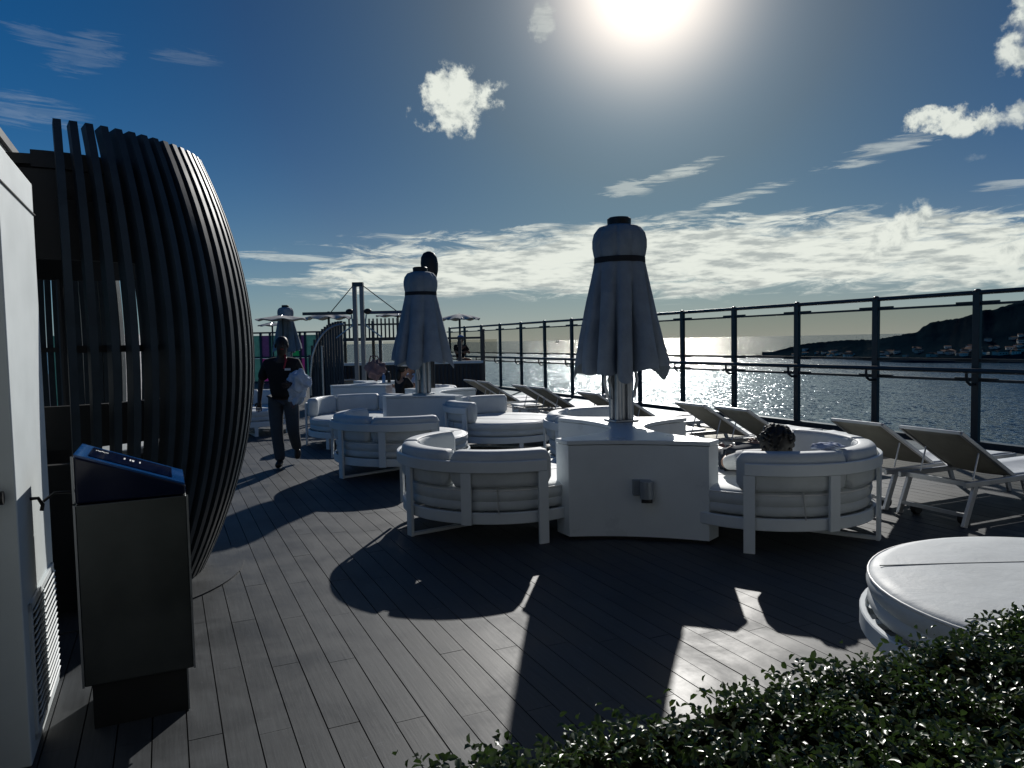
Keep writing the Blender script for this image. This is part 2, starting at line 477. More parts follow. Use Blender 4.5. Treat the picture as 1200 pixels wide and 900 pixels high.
def dup(root, loc=None, rotz=None, label=None, group=None):
    def cp(o, par):
        c = o.copy(); C.objects.link(c)
        if par is not None: c.parent = par
        for ch in o.children: cp(ch, c)
        return c
    r = cp(root, None)
    if loc is not None: r.location = loc
    if rotz is not None: r.rotation_euler = (0, 0, rotz)
    if label: r['label'] = label
    if group: r['group'] = group
    return r

# ship frame: u along the deck boards (away from the camera), v across towards the railing
TH = R(25.0)
def S(u, v, z=0.0):
    return Vector((-math.sin(TH) * u + math.cos(TH) * v, math.cos(TH) * u + math.sin(TH) * v, z))

# ------------------------------------------------------------------ deck and planks
deck = MB()
deck.prism([tuple(S(u, v).xy) for u, v in ((-3, -14), (-3, 10.95), (60, 10.95), (60, -14))], -.30, -.022)
deck = struct(deck.build('deck', M_black))
PW, PL, GAP = .137, 1.42, .0055
pm = MB().box((0, 0, -.011), (PW - GAP, PL - .0025, .022))
plist = []
for j in range(-10, 77):
    v = (j + .5) * PW + .02
    off = ((j * 0.47) % 1.0) * PL
    for i in range(0, 24):
        u = 1.2 + off + i * PL
        p = S(u, v)
        if p.y < 1.3: continue
        px = p.x / p.y
        if abs(px) > .80 or (v < -.9 and u < 6.0): continue
        plist.append((p.length * (1.0), p, u, v))
plist.sort(key=lambda t: t[0])
first = None
for k, (d, p, u, v) in enumerate(plist[:295]):
    if first is None:
        o = pm.build('plank', M_plank, deck); first = o
    else:
        o = bpy.data.objects.new('plank', first.data); C.objects.link(o); o.parent = deck
    o.location = (p.x, p.y, rnd.uniform(-.0012, .0008)); o.rotation_euler = (0, 0, TH)
far = MB()
RT = Matrix.Rotation(TH, 3, 'Z')
for (d, p, u, v) in plist[295:]:
    far.box((p.x, p.y, -.011), (PW - GAP, PL - .0025, .022), RT)
stuff(far.build('far_planks', M_plank, deck))

# ------------------------------------------------------------------ sea and headland
SEA = -40.0
sm = MB()
sm._add([(-90000, -20000, SEA), (90000, -20000, SEA), (90000, 120000, SEA), (-90000, 120000, SEA)], [(0, 1, 2, 3)])
struct(sm.build('sea', M_sea))
sil = [(893, 417.5), (905, 414.5), (925, 408), (945, 403.5), (975, 401), (990, 399.5), (1025, 399), (1045, 395.5), (1060, 393), (1075, 390), (1082, 384),
       (1092, 378.5), (1110, 376), (1125, 374), (1141, 369), (1152, 364.5), (1165, 364), (1172, 361.5), (1187, 357.5), (1200, 352), (1250, 340), (1330, 332), (1450, 328)]
def sil_y(x):
    for (a, ya), (b, yb) in zip(sil, sil[1:]):
        if a <= x <= b: return ya + (yb - ya) * (x - a) / (b - a)
    return sil[-1][1]
def shore_d(x):
    t = max(0, min(1, (x - 893) / 180)); return 1620 - 440 * t * t * (3 - 2 * t)
hm = MB(); cols = []
NX, NY = 230, 26
hn = random.Random(3)
jit = [[hn.uniform(-1, 1) for _ in range(NY + 1)] for _ in range(NX + 1)]
def land_pt(x, t):
    """t 0..1 from the shore to the ridge, seen at photo column x"""
    a, el = azel(x, sil_y(x))
    d0 = shore_d(x); d1 = d0 + 40 + 190 * max(0, min(1, (x - 900) / 200))
    zr = EYE + math.tan(el) * d1 + .8
    zr = max(zr, SEA + 3)
    d = d0 + (d1 - d0) * t
    prof = min(1.0, .10 + .25 * t + .65 * t * t) if t > 0 else -.02
    z = SEA + (zr - SEA) * prof
    return Vector((math.sin(a) * d, math.cos(a) * d, z))
for i in range(NX + 1):
    x = 890 + (1450 - 890) * i / NX
    for j in range(NY + 3):
        t = min(1.0, j / NY); p = land_pt(max(893, x), t)
        if 0 < j < NY: p.z += jit[i][j] * .9 * t
        if j == NY: p.z += abs(jit[i][j]) * 1.8
        if j > NY: p = p * (1 + .12 * (j - NY)); p.z = SEA + (land_pt(max(893, x), 1).z - SEA) * (.85 if j == NY + 1 else .0)
        hm.v.append(tuple(p))
m_ = NY + 3
for i in range(NX):
    for j in range(m_ - 1):
        hm.f.append((i * m_ + j, (i + 1) * m_ + j, (i + 1) * m_ + j + 1, i * m_ + j + 1))
struct(hm.build('headland', M_land_haze, smooth=True, angle=60))
# houses on the headland
def house_meshes(k):
    a = MB().box((0, 0, .5), (1, 1, 1))
    r = MB(); r._add([(-.56, -.56, 1), (.56, -.56, 1), (.56, .56, 1), (-.56, .56, 1), (-.5, 0, 1.45), (.5, 0, 1.45)],
                     [(0, 1, 5, 4), (2, 3, 4, 5), (1, 2, 5), (3, 0, 4), (3, 2, 1, 0)])
    wd = MB()
    for q in range(3): wd.box((-.3 + .3 * q, -.505, .55), (.14, .02, .3))
    return a, r, wd
ha, hr, hw = house_meshes(0)
hroot = None
hcount = 0
hr_ = random.Random(11)
spots = []
for k in range(64):
    x = hr_.choice([hr_.uniform(930, 1000), hr_.uniform(1030, 1140), hr_.uniform(1060, 1198), hr_.uniform(1100, 1198)])
    t = hr_.uniform(.04, .5) if x > 1040 else hr_.uniform(.05, .6)
    spots.append((x, t))
for k, (x, t) in enumerate(spots):
    p = land_pt(x, t)
    lab = 'small pale house with a low roof on the dark wooded headland'
    if hroot is None:
        hroot = thing('house', lab, 'house', (0, 0, 0), 0, 'houses scattered over the headland')
        ha.build('wall', M_house, hroot); hr.build('roof', M_roof, hroot); hw.build('window', M_black, hroot)
        h = hroot
    else:
        h = dup(hroot)
    h.location = p + Vector((0, 0, -1)); h.rotation_euler = (0, 0, hr_.uniform(-.6, .6))
    h.scale = (hr_.uniform(5, 13), hr_.uniform(6, 9), hr_.uniform(3, 5.5))
# breakwater rocks off the point
bw = MB()
for k in range(26):
    q = gp(872 + k * 1.6 + rnd.uniform(-1, 1), 418.5 + rnd.uniform(-.6, .6), SEA)
    bw.ball((q.x, q.y, SEA + .5), rnd.uniform(2, 4.5), 7, (1.6, 1, .8))
tag(bw.build('rocky_breakwater', M_rock), 'low dark line of rocks in the sea off the tip of the headland', 'rocks')
# sailing boat near the horizon
q = gp(653, 401.6, SEA)
sb = thing('sailing_boat', 'tiny two masted sailing boat far out near the horizon', 'boat', (q.x, q.y, SEA))
MB().prism([(-30, -5), (24, -5), (34, 0), (24, 5), (-30, 5)], 0, 7).build('hull', M_black, sb)
for xx, hh in ((-14, 52), (10, 66)):
    MB().tube([(xx, 0, 5), (xx, 0, hh)], .9, 6).build('mast', M_black, sb)
    z_ = MB(); z_._add([(xx + 1, -.3, 12), (xx + 13, -.3, 12), (xx + 1, -.3, hh - 6), (xx + 1, .3, 12), (xx + 13, .3, 12), (xx + 1, .3, hh - 6)], [(0, 1, 2), (5, 4, 3), (0, 2, 5, 3), (1, 4, 5, 2), (0, 3, 4, 1)])
    z_.build('sail', M_sail, sb)

# ------------------------------------------------------------------ glass railing along the ship's side
FV, FU0, FS_, FN = 10.55, S(0, 0).x, 1.67, 16
fence = thing('glass_railing', 'tall dark grey railing with smoked glass panes along the ship side above the sea', 'railing', (0, 0, 0))
U0 = -math.sin(TH) * 6.67 + math.cos(TH) * 10.65
for i in range(-2, FN - 2):
    u = U0 + i * FS_
    c = S(u, FV)
    MB().box((c.x, c.y, 1.12), (.07, .105, 2.24), RT).build('post', M_fence, fence, bevel=.006)
    MB().ball((c.x, c.y, 2.235), .05, 8, (1, 1, .6)).build('post_cap', M_fence, fence, smooth=True)
    br = MB().tube([S(u, FV - .03, .90), S(u, FV - .14, .90), S(u, FV - .20, .94), S(u, FV - .22, 1.0), S(u, FV - .22, 1.09)], .022, 8)
    br.build('handrail_bracket', M_fence, fence, smooth=True)
    for z in (2.065, 1.235, .97):
        MB().box(S(u, FV, z), (.04, .62, .045), RT).build('clamp', M_fence, fence)
    if i < FN - 3:
        um = u + FS_ / 2
        MB().box(S(um, FV, 2.045), (.04, FS_ - .10, .034), RT).build('glass_rail', M_fence, fence)
        MB().box(S(um, FV, 1.245), (.04, FS_ - .10, .040), RT).build('glass_rail', M_fence, fence)
        MB().box(S(um, FV, .955), (.04, FS_ - .10, .040), RT).build('glass_rail', M_fence, fence)
        MB().box(S(um, FV, 1.645), (.012, FS_ - .14, .77), RT).build('upper_glass', GL_up, fence)
        MB().box(S(um, FV, .515), (.012, FS_ - .14, .85), RT).build('lower_glass', GL_lo, fence)
a_, b_ = U0 - 2 * FS_, U0 + (FN - 3) * FS_
MB().tube([S(a_, FV, 2.21), S(b_, FV, 2.21)], .034, 10).build('top_rail', M_fence, fence, smooth=True)
MB().tube([S(a_, FV - .22, 1.10), S(b_, FV - .22, 1.10)], .036, 10).build('handrail', M_fence, fence, smooth=True)
MB().box(S((a_ + b_) / 2, FV, .04), (.16, b_ - a_, .08), RT).build('coaming', M_fence, fence)

# ------------------------------------------------------------------ hourglass consoles
SH = .135
def console_poly(s=1.0, inset=0.0):
    W, WF, L, LC = .655 - inset, .555 - inset, .98 - inset, .82 - inset * .6
    def sheared(x, y): return (x + 0.0 * y, y)
    pts = []
    # front edge, slightly concave, left to right
    n = 12
    for i in range(n + 1):
        t = -1 + 2 * i / n; pts.append((WF * t, -L + .07 * (1 - t * t)))
    # right side, strongly concave
    n = 24
    for i in range(n + 1):
        t = -1 + 2 * i / n
        x = W - .50 * (1 - abs(t) ** 2.0)
        pts.append((x, LC * t))
    n = 12
    for i in range(n + 1):
        t = 1 - 2 * i / n; pts.append((WF * t, L - .07 * (1 - t * t)))
    n = 24
    for i in range(n + 1):
        t = 1 - 2 * i / n
        x = -W + .50 * (1 - abs(t) ** 2.0)
        pts.append((x, LC * t))
    # the console is skewed in plan: its ends are turned against its long axis
    return [(x + .075 * y, y - .20 * x) for x, y in pts]
def make_console(loc, label, lamp=True):
    t = thing('planter_console', label, 'console', loc, 0, 'white hourglass shaped consoles')
    MB().prism(console_poly(inset=.008), .03, .785).build('body', M_solid, t, smooth=True, angle=30)
    MB().prism(console_poly(), .79, .825).build('top_slab', M_solid, t, bevel=.006)
    MB().prism(console_poly(inset=.05), .0, .03).build('plinth', M_black, t)
    if lamp:
        y0 = -.905; 
        l = MB().box((-.03, y0 + .0, .44), (.15, .06, .13)).build('lamp_bracket', M_lamp, t, bevel=.008)
        MB().tube([(.0, y0 - .07, .50), (.0, y0 - .07, .36)], .055, 20).build('lamp_housing', M_lamp, l, smooth=True)
        MB().tube([(.0, y0 - .07, .36), (.0, y0 - .075, .325)], .045, 20).build('lamp_lens', M_black, l, smooth=True)
    return t
con1 = make_console((1.07, 6.90, 0), 'white hourglass console nearest the camera with a round wall lamp on its front')
con2 = make_console((-1.36, 12.5, 0), 'white hourglass console holding the middle closed umbrella', False)
con3 = make_console((-2.98, 15.75, 0), 'farthest white hourglass console with a pink bag standing on it', False)

# ------------------------------------------------------------------ round daybeds
def make_daybed(label, loc, face, back=True, Rr=.88, name='round_daybed', half=80):
    """face: direction (degrees, world) of the middle of the backrest"""
    t = thing(name, label, 'daybed', loc, R(face), 'round white daybeds')
    k = Rr / .88
    MB().arc(rrect(.855 * k, .885 * k, .17, .265, .006, 1), 0, 360, 64).build('base_ring', M_white, t, smooth=True)
    sp = MB()
    for i in range(-4, 5):
        y = i * .19 * k; x = math.sqrt(max(.01, (.85 * k) ** 2 - y * y))
        sp.box((0, y, .225), (2 * x, .06, .03))
    sp.build('slat_frame', M_white, t)
    seat = [(0.0, .262), (.80 * k, .262), (.838 * k, .275), (.852 * k, .305), (.848 * k, .335), (.836 * k, .348), (.848 * k, .361), (.858 * k, .40),
            (.850 * k, .438), (.825 * k, .458), (.78 * k, .467), (.5 * k, .474), (0.0, .476)]
    s = MB().lathe(seat, 64).build('seat_cushion', M_cush, t, smooth=True, angle=60)
    MB().lathe([(.848 * k + .008 * math.cos(q), .440 + .008 * math.sin(q)) for q in [2 * PI * i / 6 for i in range(6)]], 64, closed=True).build('piping', M_pipe, s, smooth=True, angle=80)
    for yy in (.33 * k, -.33 * k):
        xx = math.sqrt((.80 * k) ** 2 - yy * yy)
        MB().tube([(-xx, yy, .4705), (-xx * .5, yy, .4745), (0, yy, .4755), (xx * .5, yy, .4745), (xx, yy, .4705)], .0032, 5).build('seam', M_back, s, smooth=True)
    if back:
        MB().arc(rrect(.90, .93, .595, .69, .006, 1), -half - 2, half + 2, 40).build('back_rail', M_white, t, smooth=True)
        for j, a in enumerate((-half, -half / 2, 0, half / 2, half)):
            z0 = 0.0 if j in (0, 2, 4) else .172
            d = 2.6
            MB().arc([(.902, z0), (.928, z0), (.928, .594), (.902, .594)], a - d, a + d, 3).build('back_post', M_white, t, smooth=True)
        n = 3
        for j in range(n):
            a0 = -half - 7 + j * (2 * half + 14) / n + (0.6 if j else 0); a1 = -half - 7 + (j + 1) * (2 * half + 14) / n - (0.6 if j < n - 1 else 0)
            es = lambda q: 1 - .30 * (max(0, 1 - q / .06) ** 2) - .30 * (max(0, 1 - (1 - q) / .06) ** 2)
            c = MB().arc(rrect(.715, .885, .46, .765, .055, 5), a0, a1, 22, es).build('back_cushion', M_cush, t, smooth=True, angle=50)
            am = [a0 + 1.2 + (a1 - a0 - 2.4) * i / 14 for i in range(15)]
            MB().tube([(.742 * math.cos(R(a)), .742 * math.sin(R(a)), .757) for a in am], .006, 6).build('piping', M_pipe, c, smooth=True)
        for a in (-half * .68, half * .70):
            st = MB()
            st.tube([(.862 * math.cos(R(a)), .862 * math.sin(R(a)), .47), (.872 * math.cos(R(a)), .872 * math.sin(R(a)), .41), (.895 * math.cos(R(a + .6)), .895 * math.sin(R(a + .6)), .26)], .006, 5)
            st.build('tie_strap', M_back, t, smooth=True)
        MB().bar((.90, 0, .012), (-.86, 0, .012), .05, .024).build('sled_bar', M_white, t)
        MB().box((-.868, 0, .085), (.028, .06, .168)).build('leg', M_white, t)
        for sgn in (-1, 1):
            a = R(half + 55) * sgn
            MB().box((.868 * math.cos(a), .868 * math.sin(a), .085), (.03, .06, .168), Matrix.Rotation(a, 3, 'Z')).build('leg', M_white, t)
    else:
        for j in range(4):
            a = R(45 + 90 * j)
            MB().box((.86 * k * math.cos(a), .86 * k * math.sin(a), .085), (.03, .08, .168), Matrix.Rotation(a, 3, 'Z')).build('leg', M_white, t)
    return t
make_daybed('round white daybed on the left of the nearest console, its framed back towards the camera', (-.135, 6.80, 0), -146)
make_daybed('round white daybed right of the nearest console with a dark haired person lying in it', (2.17, 6.40, 0), -35)
make_daybed('round white daybed between the walking man and the middle umbrella, framed back to the camera', (-1.45, 9.70, 0), -137)
make_daybed('round white daybed beside the walking man, its open seat turned to the camera', (-2.52, 12.4, 0), 108)
make_daybed('round white daybed right of the middle console with a wide bright open seat', (-.15, 11.5, 0), 163, half=70)
make_daybed('round white daybed tucked behind the left rear corner of the nearest console', (1.30, 9.05, 0), 172)
make_daybed('round white daybed behind the middle console where two people in caps sit', (-2.0, 15.0, 0), 20)
make_daybed('pale round daybed at the far left behind the walking man and slatted barrel', (-5.1, 14.2, 0), 120)
make_daybed('big backless round white daybed in the right foreground behind the hedge', (2.66, 3.36, 0), 0, back=False, Rr=.97)

# ------------------------------------------------------------------ closed umbrellas
def make_umbrella(label, loc, base_z=.825, rot=0.0, seed=1, fade=1.0):
    t = thing('closed_umbrella', label, 'umbrella', loc, rot, 'closed grey umbrellas')
    r_ = random.Random(seed)
    # pole: four round aluminium profiles round a core
    pl = MB(); pl.box((0, 0, (base_z + 2.75) / 2), (.10, .10, 2.75 - base_z))
    for sx in (-1, 1):
        for sy in (-1, 1):
            pl.tube([(sx * .062, sy * .062, base_z), (sx * .062, sy * .062, 2.70)], .040, 12)
    pl.build('pole', M_alu, t, smooth=True, angle=40)
    MB().box((0, 0, base_z + .012), (.26, .26, .02)).build('base_plate', M_alu, t, bevel=.004)
    prof = [(.50, 1.33), (.482, 1.45), (.455, 1.56), (.420, 1.70), (.375, 1.86), (.335, 2.02), (.300, 2.16), (.272, 2.28), (.250, 2.38), (.236, 2.43), (.250, 2.48), (.262, 2.55), (.262, 2.62), (.246, 2.69), (.205, 2.745), (.15, 2.765), (.10, 2.775)]
    NF = 8
    ph = [r_.uniform(0, 1) for _ in range(NF)]
    wdt = [r_.uniform(.6, 1.5) for _ in range(NF)]; tot = sum(wdt); edges = [sum(wdt[:i]) / tot for i in range(NF + 1)]
    # subdivide the profile for fine folds
    fine = []
    for (p, q) in zip(prof, prof[1:]):
        for i in range(4): fine.append((p[0] + (q[0] - p[0]) * i / 4, p[1] + (q[1] - p[1]) * i / 4))
    fine.append(prof[-1])
    def rf(a, z, r):
        f = (a / (2 * PI) + .03 * max(0.0, 2.4 - z) * math.sin(a * 2 + ph[4] * 6)) % 1.0; i = max(j for j in range(NF) if edges[j] <= f); fr = (f - edges[i]) / (edges[i + 1] - edges[i])
        low = max(0.0, min(1.0, (2.42 - z) / 1.0))
        low2 = min(1.0, low * 1.4)
        lobe = 1 - abs(2 * fr - 1) ** (2.2 + 1.5 * ph[i])           # round lobes, sharp valleys
        depth = (.04 + .34 * low2) * (.45 + .8 * ph[(i * 3 + 1) % NF])
        if z > 2.44: depth = .08
        k = 1.03 - depth * (1 - lobe) - .07 * low * abs(math.sin(a * 4.5 + 1.6 * z + ph[0] * 6)) ** .5 + .035 * low * math.sin(a * 2 + ph[1] * 6)
        zz = z
        if low > .4:
            q = ((low - .4) / .6) ** 2
            zz = z + q * (.05 * math.sin(a * 3 + ph[2] * 6) + .035 * math.sin(a * 7 + ph[3] * 6) + .05 * (1 - lobe) - .02)
        return (r * k, zz)
    MB().lathe(fine, 160, rfun=rf).build('canopy', M_canvas, t, smooth=True, angle=70)
    cv = [c for c in t.children if c.name.startswith('canopy')][0]
    bm = bmesh.new(); bm.from_mesh(cv.data)
    bmesh.ops.delete(bm, geom=[f for f in bm.faces if len(f.verts) > 10], context='FACES'); bm.to_mesh(cv.data); bm.free()
    sd = cv.modifiers.new('thick', 'SOLIDIFY'); sd.thickness = .006
    MB().lathe([(.232, 2.395), (.254, 2.395), (.252, 2.45), (.236, 2.45)], 48, closed=True).build('strap', M_strap, t, smooth=True)
    MB().lathe([(.0, 2.76), (.115, 2.76), (.118, 2.83), (.10, 2.845), (0, 2.845)], 24).build('top_cap', M_black, t, smooth=True)
    for s in (-1, 1):
        lp = MB().tube([(s * .07, 0, 1.36), (s * .16, 0, 1.35), (s * .185, 0, 1.24), (s * .15, 0, 1.07), (s * .10, 0, 1.05), (s * .095, 0, 1.14), (s * .13, 0, 1.24), (s * .10, 0, 1.32)], .017, 8)
        lp.build('runner_arm', M_alu, t, smooth=True)
    return t
make_umbrella('large closed grey umbrella with black strap on the nearest console', (1.09, 7.42, 0), rot=.35, seed=5)
make_umbrella('closed grey umbrella standing on the middle console, left of the sea view', (-1.42, 11.85, 0), rot=1.1, seed=9)
make_umbrella('small distant closed umbrella behind the walking man', (-7.55, 25.0, .15), base_z=0.0, rot=.3, seed=3)

# black egg-shaped head on a mast behind the middle umbrella
p = dp(503, 305, 13.6)
eg = thing('mast_with_covered_head', 'black egg shaped covered head on a thin mast behind the middle umbrella', 'mast', (p.x, p.y, 0))
MB().tube([(0, 0, 0), (0, 0, 2.95)], .05, 10).build('mast', M_black, eg, smooth=True)
MB().lathe([(0, 2.72), (.07, 2.72), (.115, 2.80), (.15, 2.95), (.158, 3.08), (.145, 3.19), (.10, 3.27), (.04, 3.30), (0, 3.305)], 20, rfun=lambda a, z, r: (r * (1 + .05 * math.sin(3 * a + z * 7)), z)).build('covered_head', M_black, eg, smooth=True, angle=70)

# ------------------------------------------------------------------ sun loungers
def make_lounger(label):
    t = thing('sun_lounger', label, 'sun lounger', (0, 0, 0), TH, 'sun loungers lined up along the railing')
    W, L, H = .62, 1.95, .36                       # x from the head end (0) to the foot, y across
    ca, sa = math.cos(R(31)), math.sin(R(31)); BL = .82
    px, pz = .70, H                                # back pivot
    for y in (-W / 2, W / 2):
        MB().bar((.02, y, H), (L, y, H), .03, .05).build('side_rail', M_loungeframe, t, bevel=.006)
        MB().bar((px, y * .93, pz + .02), (px - BL * ca, y * .93, pz + .02 + BL * sa), .028, .036).build('back_tube', M_loungeframe, t, bevel=.005)
        for x0, x1 in ((.16, .02), (L - .22, L - .08)):
            MB().bar((x0, y, H - .02), (x1, y, 0), .03, .055).build('leg', M_loungeframe, t, bevel=.005)
        MB().tube([(px - .48 * ca, y * .8, pz + .48 * sa), (.22, y * .8, H + .02)], .008, 6).build('back_strut', M_loungeframe, t, smooth=True)
    for x in (.10, L - .02):
        MB().bar((x, -W / 2, H), (x, W / 2, H), .03, .04).build('cross_bar', M_loungeframe, t)
    MB().bar((.05, -W / 2, .10), (.05, W / 2, .10), .025, .03).build('cross_bar', M_loungeframe, t)
    # slings sag between their rails
    def sling(p0, p1, sag, name, m):
        b = MB(); n = 14; mm = 6; p0, p1 = Vector(p0), Vector(p1)
        nrm = Vector((-(p1 - p0).z, 0, (p1 - p0).x)).normalized()
        if nrm.z < 0: nrm = -nrm
        for i in range(n + 1):
            for j in range(mm + 1):
                q = p0 + (p1 - p0) * i / n
                u_ = i / n; v_ = j / mm * 2 - 1
                dd = -sag * (1 - v_ * v_) * (.35 + .65 * math.sin(PI * u_)) 
                q = q + nrm * dd; b.v.append((q.x, v_ * W / 2 * .93, q.z))
        for i in range(n):
            for j in range(mm):
                a = i * (mm + 1) + j; b.f.append((a, a + 1, a + mm + 2, a + mm + 1))
        o = b.build(name, m, t, smooth=True, angle=80)
        s_ = o.modifiers.new('thick', 'SOLIDIFY'); s_.thickness = .008
        return o
    sling((px - BL * ca, 0, pz + .025 + BL * sa), (px, 0, pz + .025), .05, 'back_sling', M_sling)
    sling((px + .01, 0, H + .03), (L - .02, 0, H + .03), .03, 'seat_sling', M_seatpad)
    MB().bar((px - BL * ca, -W / 2 * .93, pz + .02 + BL * sa), (px - BL * ca, W / 2 * .93, pz + .02 + BL * sa), .03, .03).build('head_bar', M_loungeframe, t, bevel=.005)
    for s in (-1, 1):
        MB().tube([(.14, s * .2, .05), (.14, s * .25, .05)], .05, 14).build('wheel', M_black, t, smooth=True)
    return t
ords = ['at the right edge beside the big round daybed', 'second from the right edge, right of the lying person\'s daybed', 'directly behind the lying person\'s dark hair', 'just right of the nearest umbrella pole, fourth from the right edge',
        'fifth from the right edge, behind the nearest console', 'sixth from the right edge, half hidden left of the nearest pole', 'seventh from the right edge, beyond the nearest console', 'eighth from the right edge, by the railing',
        'ninth from the right edge, near the far ribbed wall', 'farthest of the row beside the far ribbed wall']
lo = None
for k in range(10):
    u = 4.0 + (k // 2) * 2.52 + (k % 2) * .76 + .31
    lab = 'taupe backed sun lounger ' + ords[k]
    if lo is None: l = lo = make_lounger(lab)
    else: l = dup(lo, label=lab)
    l.location = S(u, 6.03)
    l.rotation_euler = (0, 0, TH + rnd.uniform(-.03, .03))
for k, u in ((3, 13.55), (1, 8.45)):
    t = thing('side_table', 'low pale box table between sun loungers ' + ('near the far wall' if k == 3 else 'behind the nearest console'), 'side table', S(u, 6.6), TH, 'low box tables between loungers')
    MB().box((0, 0, .18), (.40, .40, .32)).build('table_box', M_wall, t, bevel=.01)
    MB().box((0, 0, .355), (.44, .44, .03)).build('table_top', M_white, t, bevel=.006)
# ------------------------------------------------------------------ slatted barrel bar
BC = Vector((-3.17, 5.24, 0))
bar = thing('slatted_barrel_bar', 'tall dark barrel shaped bar of curved vertical slats at the left', 'bar', BC)
def br_(z):
    # barrel radius at height z
    x0, x1, x2 = 0, 1.65, 3.0
    return .87 * (z - x1) * (z - x2) / ((x0 - x1) * (x0 - x2)) + 1.285 * (z - x0) * (z - x2) / ((x1 - x0) * (x1 - x2)) + .975 * (z - x0) * (z - x1) / ((x2 - x0) * (x2 - x1))
sm_ = MB(); n = 22
for i in range(n + 1):
    z = .01 + 2.99 * i / n; r = br_(z)
    dz = .0 if i < n else -.012
    for (dr, dt) in ((-.10, -.021), (0, -.021), (0, .021), (-.10, .021)):
        sm_.v.append((r + dr, dt, z + (dz if dr < 0 else 0)))
for i in range(n):
    for k in range(4):
        sm_.f.append((i * 4 + k, i * 4 + (k + 1) % 4, i * 4 + 4 + (k + 1) % 4, i * 4 + 4 + k))
sm_.f += [(3, 2, 1, 0), tuple(n * 4 + k for k in range(4))]
s0 = None
for k in range(41):
    a = R(-56.5 + 4.9 * k)
    if R(36) < a < R(63): continue                    # slats left out unseen at the back to let sun inside
    if s0 is None: o = s0 = sm_.build('slat', M_slat, bar, smooth=True, angle=30)
    else:
        o = bpy.data.objects.new('slat', s0.data); C.objects.link(o); o.parent = bar
    o.rotation_euler = (0, 0, a)
for k in range(24):
    a = 66.0 + 2.45 + 4.9 * (k // 1)
    if a > 142: break
    if a < 104: continue
    o = bpy.data.objects.new('slat', s0.data); C.objects.link(o); o.parent = bar; o.rotation_euler = (0, 0, R(a))
MB().arc([(.60, 2.74), (.84, 2.74), (.84, 2.84), (.60, 2.84)], -66, 145, 44).build('roof_rim', M_dark, bar, smooth=True)
rf_ = MB().lathe([(0, 2.76), (.82, 2.76), (.82, 2.82), (0, 2.83)], 40).build('roof', M_dark, bar, smooth=True)
MB().arc([(.76, 2.20), (.82, 2.20), (.82, 2.735), (.76, 2.735)], -75, 150, 44).build('fascia', M_dark, bar, smooth=True)
MB().arc([(.70, 1.03), (.77, 1.03), (.77, 1.30), (.70, 1.30)], -75, 20, 30).build('counter_front', M_dark, bar, smooth=True)
MB().arc([(.68, .0), (.75, .0), (.75, .935), (.68, .935)], -75, 150, 40).build('lower_panel', M_dark, bar, smooth=True)
MB().arc([(.25, .935), (.68, .935), (.68, .97), (.25, .97)], -40, 120, 30).build('bar_top', M_solid, bar, smooth=True)
MB().lathe([(0, .0), (1.04, .0), (1.15, .002), (1.15, .010), (0, .010)], 72).build('base_ring_board', M_plank, bar, smooth=True, angle=30)
for a in (0, 60, 120):
    MB().tube([(.73 * math.cos(R(a)), .73 * math.sin(R(a)), .93), (.73 * math.cos(R(a)), .73 * math.sin(R(a)), 2.2)], .03, 10).build('inner_post', M_dark, bar, smooth=True)
for z in (.45, 1.65, 2.55):
    r = br_(z) - .12
    MB().arc([(r - .03, z - .02), (r, z - .02), (r, z + .02), (r - .03, z + .02)], -58, 138, 50).build('slat_hoop', M_dark, bar, smooth=True)
# small dark bracket on the barrel's right flank near the ground
pb = dp(300, 517, 5.9)

# ------------------------------------------------------------------ deckhouse, white cabinet, kiosk
dh = thing('deckhouse', 'grey painted deckhouse wall at the far left edge behind the white cabinet', 'building')
MB().prism([tuple(S(u, v).xy) for u, v in ((-1.0, -.84), (5.9, -.84), (5.9, -6), (-1.0, -6))], 0, 2.90).build('wall', M_wall2, dh)
MB().prism([tuple(S(u, v).xy) for u, v in ((-1.0, -.815), (5.93, -.815), (5.93, -6), (-1.0, -6))], 2.90, 2.955).build('roof_edge', M_dark, dh)
fc = thing('unseen_superstructure', 'unseen dark glazed superstructure behind the camera, added to cut sky light on the deck', 'building')  # unseen building, added dark and tall to hold back sky fill
FU = -.45
MB().prism([tuple(S(u, v).xy) for u, v in ((FU, -.9), (FU, 14), (FU - 4, 14), (FU - 4, -.9))], -.3, 1.0).build('wall', M_wall2, fc)
MB().prism([tuple(S(u, v).xy) for u, v in ((FU, -.9), (FU, 14), (FU - 4, 14), (FU - 4, -.9))], 3.0, 9.0).build('upper_wall', M_dark, fc)
for k in range(10):
    v = -.9 + 1.49 * (k + .5)
    MB().box(S(FU - .05, v, 2.0), (1.40, .03, 2.0), RT).build('window_pane', M_blackglass, fc)
    MB().box(S(FU - .04, v + .745, 2.0), (.08, .10, 2.0), RT).build('mullion', M_fence, fc)
cb = thing('white_cabinet', 'tall white painted cabinet with a louvred vent at the left edge', 'cabinet', S(3.40, -.545), TH)
